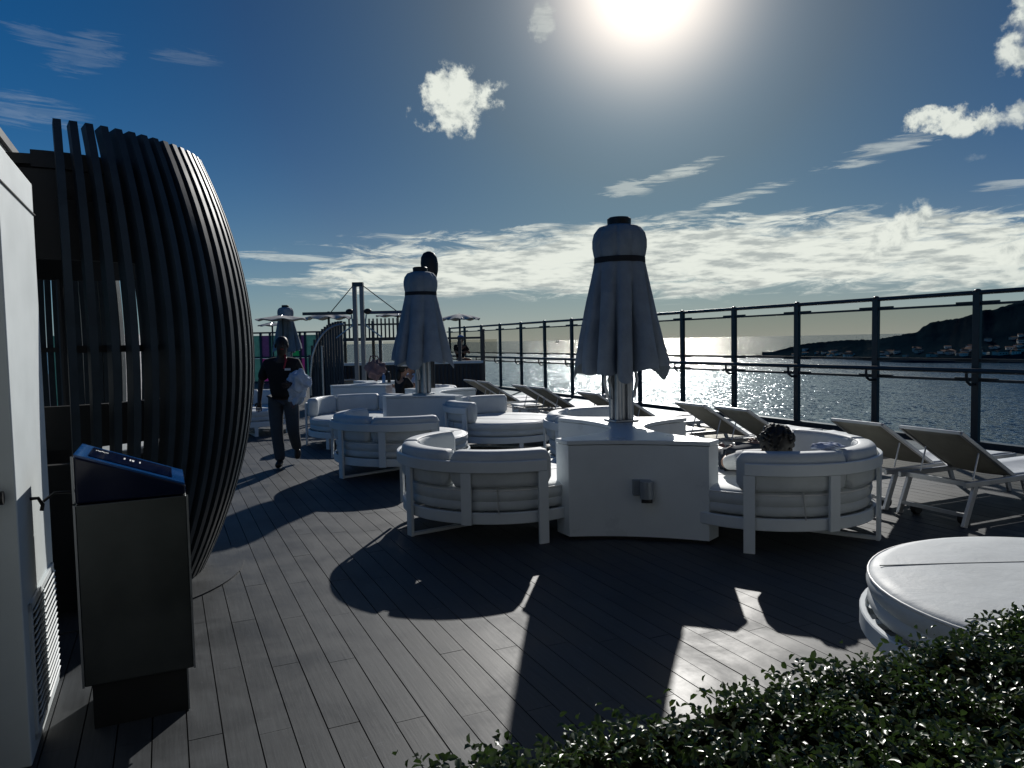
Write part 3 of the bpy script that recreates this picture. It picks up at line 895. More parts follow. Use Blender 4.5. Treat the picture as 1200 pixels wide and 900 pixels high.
# local x is towards the deck (v), local y is away (u)
MB().box((-.30, .43, 1.225), (.60, .85, 2.45)).build('body', M_wall, cb, bevel=.008)
MB().box((.004, .43, 2.30), (.008, .84, .004)).build('seam', M_dark, cb)
vf = MB()
for (c, s_) in (((.006, .12, .34), (.014, .03, .56)), ((.006, .76, .34), (.014, .03, .56)), ((.006, .44, .075), (.014, .67, .03)), ((.006, .44, .605), (.014, .67, .03)), ((.006, .44, .34), (.014, .02, .50))):
    vf.box(c, s_)
vent = vf.build('vent_frame', M_white, cb, bevel=.003)
lm = MB().box((0, 0, 0), (.006, .60, .030), Matrix.Rotation(R(38), 3, 'Y'))
l0 = None
for k in range(17):
    if l0 is None: o = l0 = lm.build('vent_slat', M_white, vent)
    else:
        o = bpy.data.objects.new('vent_slat', l0.data); C.objects.link(o); o.parent = vent
    o.location = (.012, .44, .105 + k * .0295)
MB().box((.001, .44, .34), (.004, .60, .50)).build('vent_dark', M_black, vent)
hd = MB().tube([(-.36, -.035, 1.09), (-.035, -.035, 1.09)], .026, 12)
hd.tube([(-.30, .0, 1.09), (-.30, -.035, 1.09)], .012, 8)
hd.build('handle', M_black, cb, smooth=True)
MB().box((-.30, -.004, 1.2), (.012, .006, 2.3)).build('door_seam', M_dark, cb)
hk = MB().tube([(0, .30, 1.02), (.03, .30, 1.02), (.045, .30, .99), (.04, .30, .965)], .008, 6).build('hook', M_black, cb, smooth=True)
cab = MB().tube([S(3.72, -.50, 1.0), S(3.74, -.46, 1.03), S(3.76, -.41, 1.025), S(3.80, -.378, 1.005)], .006, 6)
tag(cab.build('cable', M_black, smooth=True), 'short black cable running from the white cabinet to the blue topped kiosk', 'cable')

kk = thing('information_kiosk', 'dark steel kiosk with a sloping glossy blue top beside the white cabinet', 'kiosk', S(3.60, -.372), TH)
kk.scale = (1.08, 1, 1)
def wedge(x0, x1, y0, y1, z0, zl, zr):
    b = MB(); b._add([(x0, y0, z0), (x1, y0, z0), (x1, y1, z0), (x0, y1, z0), (x0, y0, zl), (x1, y0, zr), (x1, y1, zr), (x0, y1, zl)],
                     [(0, 3, 2, 1), (4, 5, 6, 7), (0, 1, 5, 4), (1, 2, 6, 5), (2, 3, 7, 6), (3, 0, 4, 7)]); return b
MB().box((.20, .20, .595), (.40, .40, .79)).build('body', M_steel, kk, bevel=.006)
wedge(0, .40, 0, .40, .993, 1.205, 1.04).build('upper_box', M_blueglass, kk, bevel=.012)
wedge(.004, .396, .004, .396, 1.0, 1.2085, 1.0455).build('screen_border', M_skyblue_top, kk)
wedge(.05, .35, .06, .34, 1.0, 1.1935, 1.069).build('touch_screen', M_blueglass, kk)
MB().box((.20, .20, .100), (.35, .35, .20)).build('plinth', M_black, kk)
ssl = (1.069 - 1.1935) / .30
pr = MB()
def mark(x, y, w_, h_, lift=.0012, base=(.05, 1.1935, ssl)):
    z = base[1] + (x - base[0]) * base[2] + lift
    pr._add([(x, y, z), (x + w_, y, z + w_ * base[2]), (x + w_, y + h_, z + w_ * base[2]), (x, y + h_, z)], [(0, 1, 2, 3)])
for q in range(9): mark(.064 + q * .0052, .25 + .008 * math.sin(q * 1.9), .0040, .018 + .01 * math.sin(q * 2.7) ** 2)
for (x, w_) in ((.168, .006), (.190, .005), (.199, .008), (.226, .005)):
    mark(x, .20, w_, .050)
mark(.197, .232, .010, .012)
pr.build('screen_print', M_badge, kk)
for x in (-.003, .403):
    MB().box((x, .0, .595), (.008, .010, .79)).build('edge_trim', M_alu, kk)
MB().box((-.003, .0, 1.10), (.007, .009, .20)).build('edge_trim', M_alu, kk)
MB().box((.376, .022, .1), (.006, .008, .19)).build('edge_trim', M_alu, kk)

# ------------------------------------------------------------------ clipped hedge in the foreground
HB0, HB1 = gp(470, 893, .95), gp(1200, 705, .95)
hdir = (HB1 - HB0).normalized(); hnor = Vector((hdir.y, -hdir.x, 0))          # towards the camera side
hedge = thing('clipped_hedge', 'low clipped hedge of small glossy leaves along the bottom right', 'hedge', HB0)
org = HB0
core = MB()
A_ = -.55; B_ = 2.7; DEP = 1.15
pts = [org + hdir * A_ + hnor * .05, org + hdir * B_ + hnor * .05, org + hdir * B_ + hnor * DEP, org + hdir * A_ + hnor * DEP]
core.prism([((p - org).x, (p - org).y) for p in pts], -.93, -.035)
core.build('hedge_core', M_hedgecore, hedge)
def leaf_geo(b, c, nrm, d, L, W):
    nrm = nrm.normalized(); d = (d - nrm * d.dot(nrm)).normalized(); sx = d.cross(nrm)
    cup = nrm * (W * .28)
    o = len(b.v)
    for q in (c, c + d * L * .35 + sx * W * .48 + cup, c + d * L * .72 + sx * W * .42 + cup, c + d * L - nrm * L * .1, c + d * L * .72 - sx * W * .42 + cup, c + d * L * .35 - sx * W * .48 + cup, c + d * L * .5):
        b.v.append(tuple(q))
    b.f += [(o, o + 1, o + 6), (o + 1, o + 2, o + 6), (o + 2, o + 3, o + 6), (o + 3, o + 4, o + 6), (o + 4, o + 5, o + 6), (o + 5, o, o + 6)]
lr = random.Random(21)
fol = MB(); singles = []
def rndleaf():
    s = lr.uniform(A_, B_); t = abs(lr.gauss(0, 1)) if False else lr.uniform(-.01, DEP)
    return s, t
NSPR = 10500
for k in range(NSPR):
    s, t = rndleaf()
    base = hdir * s + hnor * t
    wp = org + base
    if wp.y < .35 or wp.x / max(wp.y, .1) > .95 or wp.x / max(wp.y, .1) < -.75: continue
    hh = .012 * math.sin(s * 9 + t * 5) + .010 * math.sin(s * 23 - t * 17) + lr.uniform(-.045, .012)
    if lr.random() < .012: hh += lr.uniform(.01, .03)
    if t < .06: hh -= lr.uniform(0, .05) + (.06 - t) * .3
    tip = Vector((base.x, base.y, hh))
    ax = Vector((lr.gauss(0, .45), lr.gauss(0, .45), 1)).normalized()
    a0 = lr.uniform(0, 6.28)
    nl = lr.randint(5, 7)
    for q in range(nl):
        an = a0 + q * 2.4
        rad = ax.orthogonal().normalized(); rad = Matrix.Rotation(an, 3, ax) @ rad
        lift = lr.uniform(-.25, .9)
        d = (rad + ax * lift).normalized(); nrm = (ax - rad * lift).normalized() + Vector((lr.gauss(0, .15), lr.gauss(0, .15), 0))
        c = tip - ax * (q * .006)
        Lf, Wf = lr.uniform(.015, .023), lr.uniform(.009, .0135)
        if t > .1 and wp.y < 1.9 and len(singles) < 295 and q == 0 and hh > -.012:
            singles.append((c, d, nrm, Lf, Wf)); continue
        leaf_geo(fol, c, nrm, d, Lf, Wf)
for k in range(2600):                                              # far face of the hedge
    s = lr.uniform(A_, B_); z = -lr.uniform(0, .5)
    base = hdir * s + hnor * lr.uniform(-.03, .05)
    nrm = Vector((-hnor.x, -hnor.y, .3)) + Vector((lr.gauss(0, .4), lr.gauss(0, .4), lr.gauss(0, .4)))
    leaf_geo(fol, Vector((base.x, base.y, z)), nrm, Vector((lr.gauss(0, 1), lr.gauss(0, 1), lr.gauss(.4, 1))), lr.uniform(.014, .022), lr.uniform(.008, .012))
stuff(fol.build('foliage', M_leaf, hedge, smooth=True, angle=80, fix=False))
lb = MB(); leaf_geo(lb, Vector((0, 0, 0)), Vector((0, 0, 1)), Vector((0, 1, 0)), 1.0, .55)
lf0 = None
for (c, d, nrm, Lf, Wf) in singles:
    if lf0 is None: o = lf0 = lb.build('leaf', M_leaf, hedge, smooth=True, angle=80, fix=False)
    else:
        o = bpy.data.objects.new('leaf', lf0.data); C.objects.link(o); o.parent = hedge
    nrm = nrm.normalized(); d = (d - nrm * d.dot(nrm)).normalized(); sx = d.cross(nrm)
    o.matrix_local = Matrix.Translation(c) @ (Matrix((sx, d, nrm)).transposed() @ Matrix.Scale(Lf, 3)).to_4x4()
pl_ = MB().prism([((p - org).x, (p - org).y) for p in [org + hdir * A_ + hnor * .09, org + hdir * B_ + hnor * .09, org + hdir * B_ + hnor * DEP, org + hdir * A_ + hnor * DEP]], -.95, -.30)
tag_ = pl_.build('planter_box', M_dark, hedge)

# ------------------------------------------------------------------ far deck: screens, masts, awnings
def mount(label, name, cat, px, Y, group=None):
    p = dp(px, 402, Y); return thing(name, label, cat, (p.x, p.y, 0), 0, group)
YS = 21.0
x0s, x1s = dp(398, 402, YS).x, dp(566, 402, YS).x
scn = thing('ribbed_windscreen', 'dark ribbed wall with glass windscreen above, across the far deck', 'wall', (0, YS, 0))
MB().box(((x0s + x1s) / 2, 0, .52), (x1s - x0s, .08, 1.04)).build('wall_panel', M_dark, scn)
rm = MB().box((0, 0, 0), (.035, .03, 1.0)); r0 = None
nx = int((x1s - x0s) / .11)
for k in range(nx):
    if r0 is None: o = r0 = rm.build('rib', M_slat, scn)
    else:
        o = bpy.data.objects.new('rib', r0.data); C.objects.link(o); o.parent = scn
    o.location = (x0s + .05 + k * .11, -.057, .52)
MB().bar((x0s, 0, 1.08), (x1s, 0, 1.08), .14, .07).build('sill', M_wall, scn)
MB().bar((x0s, 0, 1.76), (x1s, 0, 1.76), .07, .06).build('screen_rail', M_fence, scn)
k = 0
xx = x0s
while xx < x1s - .3:
    w_ = 1.12
    MB().box((xx + .03, 0, 1.42), (.09, .09, .66)).build('screen_post', M_fence, scn)
    MB().box((xx + w_ / 2 + .03, 0, 1.42), (w_ - .14, .012, .58)).build('screen_glass', GL_up, scn)
    xx += w_
MB().box((x1s, 0, 1.0), (.10, .12, 2.0)).build('end_post', M_fence, scn)
# bars above the screen
xb1 = dp(470, 402, YS).x
bf = thing('bar_fence', 'row of upright dark bars above the windscreen left of the middle umbrella', 'fence', (0, YS + .4, 0))
bm_ = MB().box((0, 0, 0), (.045, .03, .62)); b0 = None
k = 0
xx = x0s + .2
while xx < xb1:
    if b0 is None: o = b0 = bm_.build('upright_bar', M_fence, bf)
    else:
        o = bpy.data.objects.new('upright_bar', b0.data); C.objects.link(o); o.parent = bf
    o.location = (xx, 0, 2.06); xx += .115
for z in (1.80, 2.20):
    MB().bar((x0s, .03, z), (xb1 + .2, .03, z), .04, .05).build('fence_rail', M_fence, bf)
for xx in (x0s + .05, (x0s + xb1) / 2, xb1):
    MB().box((xx, .07, 1.15), (.08, .07, 2.3)).build('fence_post', M_fence, bf)

# twin mast with stays and awning arms
tw = mount('tall twin aluminium mast with two stay wires, left of the middle umbrella', 'twin_mast', 'mast', 421.5, 18.0)
for s in (-1, 1):
    MB().box((s * .085, 0, 1.56), (.095, .12, 3.12)).build('mast_post', M_mast, tw, bevel=.01)
MB().box((0, 0, 3.08), (.26, .14, .10)).build('mast_head', M_fence, tw)
for s, ex in ((-1, -.68), (1, .92)):
    MB().tube([(s * .12, 0, 3.05), (ex, 0, 2.42)], .012, 6).build('stay_wire', M_black, tw, smooth=True)
    MB().ball((s * .22, 0, 2.43), .09, 10, (1.1, 1, .8)).build('hinge', M_black, tw, smooth=True)
    MB().bar((s * .22, 0, 2.40), (s * (1.5 if s > 0 else 1.35), 0, 2.40), .08, .07).build('awning_arm', M_navy if s > 0 else M_fence, tw)
    MB().tube([(s * .18, 0, 2.36), (s * .15, 0, 2.1), (s * .55, -.05, 1.80)], .018, 6).build('arm_brace', M_alu, tw, smooth=True)

def flat_canopy(label, pxa, pxb, py, Y, droop=.10, seed=1, name='open_parasol', rise=.07):
    a, b = dp(pxa, py, Y), dp(pxb, py, Y); cx = (a.x + b.x) / 2; wd = (b.x - a.x) / 2; z = (a.z + b.z) / 2
    t = thing(name, label, 'parasol', (cx, Y, 0), 0, 'pale flat parasols on the far deck')
    r_ = random.Random(seed)
    n = 24
    def rfn(an, zz, r):
        f = .5 + .5 * math.cos(8 * an + seed)
        return (r * (1 - .05 * f), zz - (r / wd) ** 2 * droop * (.6 + .7 * f))
    cn = MB().lathe([(wd * q, rise * (1 - q)) for q in (0.02, .25, .5, .75, 1.0)], 48, rfun=rfn)
    o = cn.build('canopy', M_canvas2, t, smooth=True, angle=60); o.location = (0, 0, z)
    bm = bmesh.new(); bm.from_mesh(o.data); bmesh.ops.delete(bm, geom=[f for f in bm.faces if len(f.verts) > 10], context='FACES'); bm.to_mesh(o.data); bm.free()
    o.modifiers.new('thick', 'SOLIDIFY').thickness = .02
    for k in range(8):
        an = k * PI / 4 + .2
        MB().tube([(0, 0, z + .08), (wd * .94 * math.cos(an), wd * .94 * math.sin(an), z - droop * .9)], .016, 5).build('rib', M_alu, t)
    MB().tube([(0, 0, 0), (0, 0, z + .10)], .035, 8).build('pole', M_fence, t, smooth=True)
    return t
flat_canopy('wide pale open parasol behind the walking man at the far left', 300, 362, 372, 24.0, .07, 1)
flat_canopy('pale open parasol just left of the twin mast', 358, 412, 369, 22.0, .10, 2)
flat_canopy('lower pale parasol farther back behind the walking man', 302, 336, 380, 30.0, .05, 3)
flat_canopy('pale open parasol between the middle umbrella and the railing', 514, 563, 371, 25.0, .09, 4, rise=.10)
flat_canopy('pale parasol right of the twin mast behind the middle umbrella', 440, 492, 368, 25.5, .06, 6)

# curved slatted stair screen
ss = mount('dark quarter round slatted screen with a pale curved handrail behind the man', 'slatted_screen', 'screen', 381, 19.2)
x_l, x_r = dp(361, 402, 19.2).x - dp(381, 402, 19.2).x, dp(402, 402, 19.2).x - dp(381, 402, 19.2).x
nn = 13
for k in range(nn):
    x = x_l + (x_r - x_l) * (k + .5) / nn
    f = (x_r - x) / (x_r - x_l)
    zt = 1.05 + 1.20 * math.sqrt(max(0, 1 - f ** 2.2))
    MB().box((x, 0, zt / 2), (.058, .07, zt)).build('slat', M_slat, ss)
MB().box(((x_l + x_r) / 2 + .06, .06, .55), (x_r - x_l - .15, .03, 1.1)).build('back_panel', M_dark, ss)
hpts = []
for k in range(16):
    f = 1 - k / 15; x = x_l + (x_r - x_l) * (1 - f)
    hpts.append((x + .06, -.09, .82 + 1.34 * math.sqrt(max(0, 1 - f ** 2.2))))
hpts = [(hpts[0][0], -.09, .35)] + hpts
MB().tube(hpts, .03, 8).build('handrail', M_alu, ss, smooth=True)
MB().tube([(x_l + .38, -.09, 0), (x_l + .38, -.09, 1.62)], .03, 8).build('rail_post', M_alu, ss, smooth=True)

# coloured glass pavilion far left
cp = thing('coloured_pavilion', 'far glass pavilion with magenta, purple and green panels behind the man', 'pavilion', (0, 33.0, 0))
cols = [(296, 306, M_teal), (306, 317, M_purple), (317, 341, M_teal), (341, 352, M_green), (352, 358, M_purple), (358, 372, M_teal), (372, 378, M_green), (378, 398, M_teal)]
for (a, b, mm) in cols:
    xa, xb = dp(a, 402, 33).x, dp(b, 402, 33).x
    MB().box(((xa + xb) / 2, 0, .55), (xb - xa - .08, .05, 1.05)).build('panel', mm if mm is not M_purple else M_pink, cp)
    MB().box(((xa + xb) / 2, 0, 1.62), (xb - xa - .08, .05, .95)).build('panel', mm, cp)
    MB().box((xb, -.02, 1.1), (.09, .12, 2.2)).build('mullion', M_fence, cp)
xa, xb = dp(296, 402, 33).x, dp(398, 402, 33).x
for z in (.02, 1.11, 2.2):
    MB().bar((xa, -.03, z + .02), (xb, -.03, z + .02), .14, .07).build('rail', M_fence, cp)
# the same coloured panes carry on behind the slatted barrel
cp2 = thing('coloured_screen', 'row of green and clear framed panes seen through the barrel slats', 'screen', (0, 16.0, 0))
for (a, b, mm) in ((60, 85, M_teal), (85, 104, M_green), (104, 122, M_teal), (122, 150, M_whiteglass), (150, 158, M_green), (158, 178, M_whiteglass), (178, 215, M_wall), (215, 240, M_teal)):
    xa, xb = dp(a, 402, 16).x, dp(b, 402, 16).x
    MB().box(((xa + xb) / 2, 0, 1.0), (xb - xa - .05, .04, 1.9)).build('pane', mm, cp2)
    MB().box((xb, -.02, 1.0), (.06, .08, 2.0)).build('mullion', M_fence, cp2)
# tubular chair behind the man
p = gp(374, 492)
ch = thing('tube_chair', 'low metal tube armchair between the man and the far console', 'chair', (p.x, p.y + 3, 0), .3)
MB().tube([(-.27, 0, 0), (-.27, 0, .62), (-.22, 0, .72), (.22, 0, .72), (.27, 0, .62), (.27, 0, 0)], .022, 8).build('back_frame', M_alu, ch, smooth=True)
MB().box((0, .0, .56), (.46, .02, .24)).build('backrest', M_sling, ch)
MB().box((0, -.25, .40), (.50, .50, .05)).build('seat', M_sling, ch, bevel=.01)
for sx in (-.25, .25): MB().tube([(sx, -.48, 0), (sx, -.48, .40)], .02, 8).build('leg', M_alu, ch, smooth=True)

# ------------------------------------------------------------------ people
def skin(name, pts, edges, m, parent, sub=2, root=0, smooth=True):
    me = bpy.data.meshes.new(name)
    me.from_pydata([p[:3] for p in pts], edges, [])
    o = bpy.data.objects.new(name, me); C.objects.link(o); me.materials.append(m)
    if parent is not None: o.parent = parent
    md = o.modifiers.new('skin', 'SKIN'); md.use_smooth_shade = True
    me.update()
    if not me.skin_vertices:
        bm = bmesh.new(); bm.from_mesh(me); bm.verts.layers.skin.verify(); bm.to_mesh(me); bm.free()
    sv = me.skin_vertices[0].data
    for i, p in enumerate(pts):
        r = p[3]
        sv[i].radius = r if isinstance(r, tuple) else (r, r)
        sv[i].use_root = (i == root)
    s = o.modifiers.new('sub', 'SUBSURF'); s.levels = s.render_levels = sub
    return o
def chain(*pl):
    return list(pl), [(i, i + 1) for i in range(len(pl) - 1)]
def body(parent, J, m, hands=True):
    """J: joints; one continuous skinned surface"""
    P = []; E = []
    def add(p, r, link=None):
        P.append((*p, r)); 
        if link is not None: E.append((link, len(P) - 1))
        return len(P) - 1
    V = lambda k: Vector(J[k])
    pel = add(V('pelvis'), (.115, .075)); wai = add(V('waist'), (.10, .07), pel); che = add(V('chest'), (.115, .08), wai); nk = add(V('neck'), .058, che); hd0 = add(V('head') - Vector((0, 0, .06)), (.070, .082), nk); h1 = add(V('head') + Vector((0, 0, .035)), (.078, .095), hd0); h2 = add(V('head') + Vector((0, 0, .095)), .055, h1)
    for s in ('l', 'r'):
        sh = add(V('sh' + s), .062, che); el = add(V('el' + s), .043, sh); wr = add(V('wr' + s), .029, el)
        if hands:
            d = (V('wr' + s) - V('el' + s)).normalized(); side = d.cross(Vector((0, 1, 0)));
            if side.length < .1: side = d.cross(Vector((0, 0, 1)))
            side.normalize(); nrm = side.cross(d)
            palm = add(V('wr' + s) + d * .06, (.036, .020), wr)
            for q, (off, Lf) in enumerate(((-.030, .070), (-.010, .082), (.011, .076), (.030, .060))):
                b = V('wr' + s) + d * .095 + side * off
                k1 = add(b, .0095, palm); k2 = add(b + d * Lf * .5 + nrm * .012, .009, k1); add(b + d * Lf * .8 + nrm * .035, .0075, k2)
            k1 = add(V('wr' + s) + d * .045 - side * .045 + nrm * .01, .011, palm); add(V('wr' + s) + d * .085 - side * .058 + nrm * .03, .009, k1)
        hp = add(V('hp' + s), .088, pel); kn = add(V('kn' + s), .058, hp); an = add(V('an' + s), .038, kn)
        add(V('to' + s), .036, an)
    return skin('body', P, E, m, parent)
def face(parent, head, fwd, m_eye, m_skin):
    """nose, eyes, mouth and ears of a head at 'head' looking along fwd"""
    h = Vector(head); f = Vector(fwd).normalized(); s = f.cross(Vector((0, 0, 1))).normalized()
    n = MB(); b = h + f * .082
    n._add([b + Vector((0, 0, .03)), b + s * .016 + Vector((0, 0, -.012)), b - s * .016 + Vector((0, 0, -.012)), b + f * .028 + Vector((0, 0, -.008))], [(0, 1, 3), (0, 3, 2), (1, 2, 3), (0, 2, 1)])
    n.build('nose', m_skin, parent, smooth=True)
    for q in (-1, 1):
        c = h + f * .076 + s * .031 * q + Vector((0, 0, .028)); MB().ball(c, .011, 8).build('eye', m_eye, parent, smooth=True)
        c = h + s * .080 * q + f * -.005; MB().ball(c, .028, 8, (.5, .7, 1.1)).build('ear', m_skin, parent, smooth=True)
    c = h + f * .080 + Vector((0, 0, -.045)); MB().ball(c, .022, 8, (1, .5, .25)).build('mouth', M_red, parent, smooth=True)

# walking crew man carrying towels; faces the camera (-y)
mp = gp(335, 547)
man = thing('person', 'man in black polo shirt and grey trousers walking with an armful of pale towels', 'person', (mp.x, mp.y, 0), .10)
J = dict(pelvis=(0, 0, .97), waist=(0, -.005, 1.12), chest=(0, -.01, 1.34), neck=(.0, -.02, 1.53), head=(.01, -.035, 1.63),
         shl=(.20, 0, 1.44), ell=(.27, -.02, 1.16), wrl=(.16, -.26, 1.14), shr=(-.20, 0, 1.44), elr=(-.30, .06, 1.17), wrr=(-.31, -.02, .92),
         hpl=(.10, 0, .90), knl=(.115, -.02, .49), anl=(.10, .30, .22), tol=(.11, .26, .08),
         hpr=(-.10, 0, .90), knr=(-.085, -.05, .49), anr=(-.06, -.03, .09), tor=(-.065, -.17, .035))
body(man, J, M_skin)
def cloth(name, P, E, m, parent, sub=2): return skin(name, P, E, m, parent, sub)
cloth('polo_shirt', [(0, 0, .90, (.195, .160)), (0, -.005, 1.10, (.175, .145)), (0, -.01, 1.31, (.190, .155)), (0, -.015, 1.50, (.080, .080)), (.195, 0, 1.405, .082), (.264, -.018, 1.18, .072), (-.195, 0, 1.405, .082), (-.290, .05, 1.18, .072)],
      [(0, 1), (1, 2), (2, 3), (2, 4), (4, 5), (2, 6), (6, 7)], M_blackshirt, man)
cloth('trousers', [(0, 0, 1.05, (.165, .135)), (.105, 0, .86, .118), (.12, -.025, .50, .088), (.106, .30, .20, .072), (-.105, 0, .86, .118), (-.09, -.055, .50, .088), (-.062, -.03, .07, .076)],
      [(0, 1), (1, 2), (2, 3), (0, 4), (4, 5), (5, 6)], M_trouser, man)
for (hx, hy, hz, tx, ty, tz) in ((-.062, .0, .075, -.068, -.20, .045), (.103, .33, .20, .108, .27, .055)):
    skin('shoe', [(hx, hy, hz, .055), ((hx + tx) / 2, (hy + ty) / 2, (hz + tz) / 2, .050), (tx, ty, tz, .042)], [(0, 1), (1, 2)], M_shoe, man)
hm_ = MB().ball((.01, -.012, 1.682), .093, 20, (.93, 1.03, 1.0), lambda p: 1 + .02 * math.sin(p.x * 17 + p.z * 23))
hm_.build('hair', M_hair, man, smooth=True, angle=80)
face(man, (.01, -.035, 1.645), (.25, -1, 0), M_black, M_skin)
lan = MB().tube([(.06, -.06, 1.52), (.075, -.125, 1.44), (.05, -.145, 1.34)], .012, 6); lan.build('lanyard', M_red, man, smooth=True)
MB().box((.10, -.148, 1.33), (.075, .01, .03)).build('badge', M_badge, man)
# bundle of towels
tr_ = random.Random(4)
def crumple(name, c, r, sq, m, seed, parent=None):
    q = random.Random(seed); ks = [(Vector((q.gauss(0, 1), q.gauss(0, 1), q.gauss(0, 1))).normalized() * q.uniform(1.6, 5.5), q.uniform(0, 6), q.uniform(.025, .065)) for _ in range(15)]
    bm = bmesh.new(); bmesh.ops.create_icosphere(bm, subdivisions=5, radius=1)
    for v in bm.verts:
        p = v.co.normalized(); f = 1.0
        for (k, ph, a) in ks: f += a * (1 - 2 * abs(math.sin(p.dot(k) + ph + .5 * math.sin(3 * p.x + ph))) ** .7)
        v.co = Vector((p.x * sq[0], p.y * sq[1], p.z * sq[2])) * r * f + Vector(c)
    me = bpy.data.meshes.new(name); bm.to_mesh(me); bm.free(); me.materials.append(m)
    for p in me.polygons: p.use_smooth = True
    o = bpy.data.objects.new(name, me); C.objects.link(o)
    if parent: o.parent = parent
    return o
tw_ = thing('towel_bundle', 'armful of crumpled pale blue towels held against the man\'s side', 'towels', (mp.x, mp.y, 0), .10)
crumple('towel', (.26, -.20, 1.17), .205, (1, .85, .92), M_towel, 2, tw_)
crumple('towel', (.22, -.21, 1.00), .15, (.9, .7, 1.2), M_towel, 5, tw_)
crumple('towel', (.17, -.22, .88), .05, (1, .6, 1.8), M_bag, 6, tw_)

# person lying in the right-hand daybed, seen from behind
lp = Vector((2.10, 5.86, 0))
ly = thing('person', 'person with dark curly hair lying back in the right daybed, seen from behind', 'person', lp, .10)
J = dict(pelvis=(.02, .66, .54), waist=(.01, .50, .56), chest=(0, .32, .60), neck=(0, .16, .70), head=(0, .02, .80),
         shl=(-.18, .32, .60), ell=(-.24, .50, .56), wrl=(-.12, .66, .62), shr=(.18, .32, .60), elr=(.24, .50, .56), wrr=(.16, .68, .66),
         hpl=(-.10, .70, .56), knl=(-.14, 1.06, .60), anl=(-.15, 1.36, .50), tol=(-.17, 1.42, .56),
         hpr=(.10, .70, .56), knr=(.13, 1.10, .58), anr=(.14, 1.48, .50), tor=(.15, 1.56, .58))
body(ly, J, M_skin2)
cloth('shirt', [(.02, .64, .55, (.17, .12)), (.01, .50, .57, (.16, .11)), (0, .32, .605, (.18, .12)), (-.19, .32, .61, .08), (-.235, .47, .57, .066), (.19, .32, .61, .08), (.235, .47, .57, .066)],
      [(0, 1), (1, 2), (2, 3), (3, 4), (2, 5), (5, 6)], M_cap, ly)
cloth('shorts', [(.02, .66, .54, (.17, .12)), (-.10, .74, .55, .105), (-.13, .92, .58, .09), (.10, .72, .57, .105), (.12, .92, .58, .09)], [(0, 1), (1, 2), (0, 3), (3, 4)], M_trouser, ly)
def curl(p): return 1 + .05 * math.sin(p.x * 19 + 1) * math.sin(p.z * 17) + .05 * math.sin(p.y * 23 + p.x * 11)
hh_ = MB().ball((0, .015, .815), .132, 28, (1.0, .95, 1.0), curl)
cr = random.Random(9)
for k in range(150):
    v = Vector((cr.gauss(0, 1), cr.gauss(-.2, 1), cr.gauss(.35, 1))).normalized()
    q = Vector((0, .015, .815)) + v * .125
    hh_.ball(q, cr.uniform(.012, .024), 6)
hh_.build('hair', M_hair, ly, smooth=True, angle=80)
face(ly, (0, .02, .80), (0, 1, .25), M_black, M_skin2)
ct = crumple('draped_shirt', (2.46, 5.74, .785), .12, (1.35, .55, .32), M_bluecloth, 8)
tag(ct, 'crumpled white and blue shirt lying on the back cushion beside the dark hair', 'shirt')

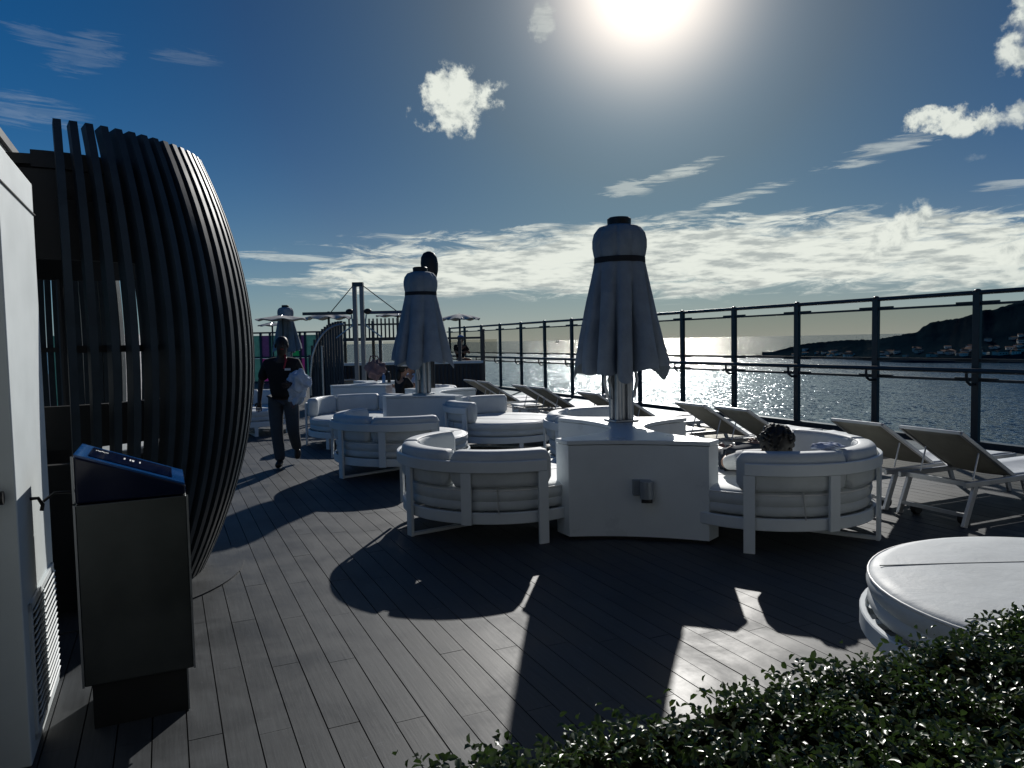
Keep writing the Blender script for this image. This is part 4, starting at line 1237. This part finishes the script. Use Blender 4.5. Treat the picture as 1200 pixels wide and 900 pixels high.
# two people sitting behind the middle console
def sitter(label, loc, rot, m_top, m_skin, cap_mat, hairm=M_hair):
    t = thing('person', label, 'person', loc, rot)
    J = dict(pelvis=(0, .0, .55), waist=(0, .0, .68), chest=(0, -.02, .88), neck=(0, -.03, 1.06), head=(0, -.06, 1.16),
             shl=(.17, -.02, .97), ell=(.24, -.14, .76), wrl=(.12, -.34, .78), shr=(-.17, -.02, .97), elr=(-.24, -.14, .76), wrr=(-.12, -.34, .78),
             hpl=(.09, -.06, .54), knl=(.11, -.46, .54), anl=(.11, -.50, .12), tol=(.11, -.60, .05), hpr=(-.09, -.06, .54), knr=(-.11, -.46, .54), anr=(-.11, -.50, .12), tor=(-.11, -.60, .05))
    body(t, J, m_skin)
    cloth('top', [(0, 0, .56, (.16, .115)), (0, 0, .70, (.15, .105)), (0, -.02, .88, (.165, .115)), (.18, -.02, .97, .068), (.23, -.12, .80, .06), (-.18, -.02, .97, .068), (-.23, -.12, .80, .06)], [(0, 1), (1, 2), (2, 3), (3, 4), (2, 5), (5, 6)], m_top, t)
    MB().ball((0, -.045, 1.19), .103, 14, (.95, 1.05, 1.0), lambda p: 1.0 if (p.z > .1 or p.y > .1) else .86).build('hair', hairm, t, smooth=True, angle=80)
    MB().ball((0, .06, 1.06), .06, 10, (1, .8, 1.9)).build('hair', hairm, t, smooth=True)
    cpm = MB().ball((0, -.05, 1.235), .112, 16, (.97, 1.05, .75), lambda p: 1.0 if p.z > -.1 else .7)
    cpm.box((0, -.19, 1.225), (.15, .13, .014)); cpm.build('cap', cap_mat, t, smooth=True, angle=50)
    face(t, (0, -.06, 1.165), (0, -1, 0), M_black, m_skin)
    return t
p = dp(470, 440, 14.2)
sitter('person in a white cap with long dark hair sitting behind the middle console', (p.x, p.y, -.02), 2.2, M_blackshirt, M_skin2, M_cap)
p = dp(484, 440, 14.9)
sitter('person in a patterned pale cap and light top beside the middle umbrella pole', (p.x, p.y, .02), -.9, M_towel, M_skin2, M_sail)
p = dp(539, 400, 23.0)
st = sitter('distant person in a blue cap behind the windscreen glass', (p.x, p.y, .55), .6, M_blackshirt, M_skin2, M_bluecap)
# what the distant person sits on
ps = thing('high_stool', 'dark high stool under the distant person behind the windscreen', 'stool', (p.x, p.y, 0))
MB().box((0, 0, 1.02), (.42, .42, .06)).build('seat', M_dark, ps, bevel=.01)
for sx in (-1, 1):
    for sy in (-1, 1): MB().tube([(sx * .17, sy * .17, 1.0), (sx * .22, sy * .22, 0)], .018, 6).build('leg', M_black, ps)

# pink bag and bottles on the far console
p = gp(438, 449, .825); p.y += .25
bg_ = thing('bag', 'slouching dusty pink bag standing on the farthest console', 'bag', (p.x, p.y, .825))
crumple('bag_body', (0, 0, .27), .27, (1.0, .6, 1.02), M_bag, 12, bg_)
MB().tube([(-.12, -.08, .42), (-.08, -.1, .56), (.06, -.1, .56), (.12, -.08, .42)], .016, 6).build('strap', M_bag, bg_, smooth=True)
for k, (dx, mm, h, lab) in enumerate(((.20, M_bluecap, .20, 'blue bottle beside the pink bag on the farthest console'), (.31, M_black, .24, 'dark bottle right of the blue bottle on the farthest console'))):
    b = thing('bottle', lab, 'bottle', (p.x + dx, p.y - .18, .825))
    MB().lathe([(0, 0), (.035, 0), (.036, h * .7), (.016, h * .86), (.016, h * .93), (0, h * .93)], 14).build('bottle_body', mm, b, smooth=True)
    MB().lathe([(0, h * .93), (.018, h * .93), (.018, h), (0, h)], 12).build('bottle_cap', M_badge, b, smooth=True)
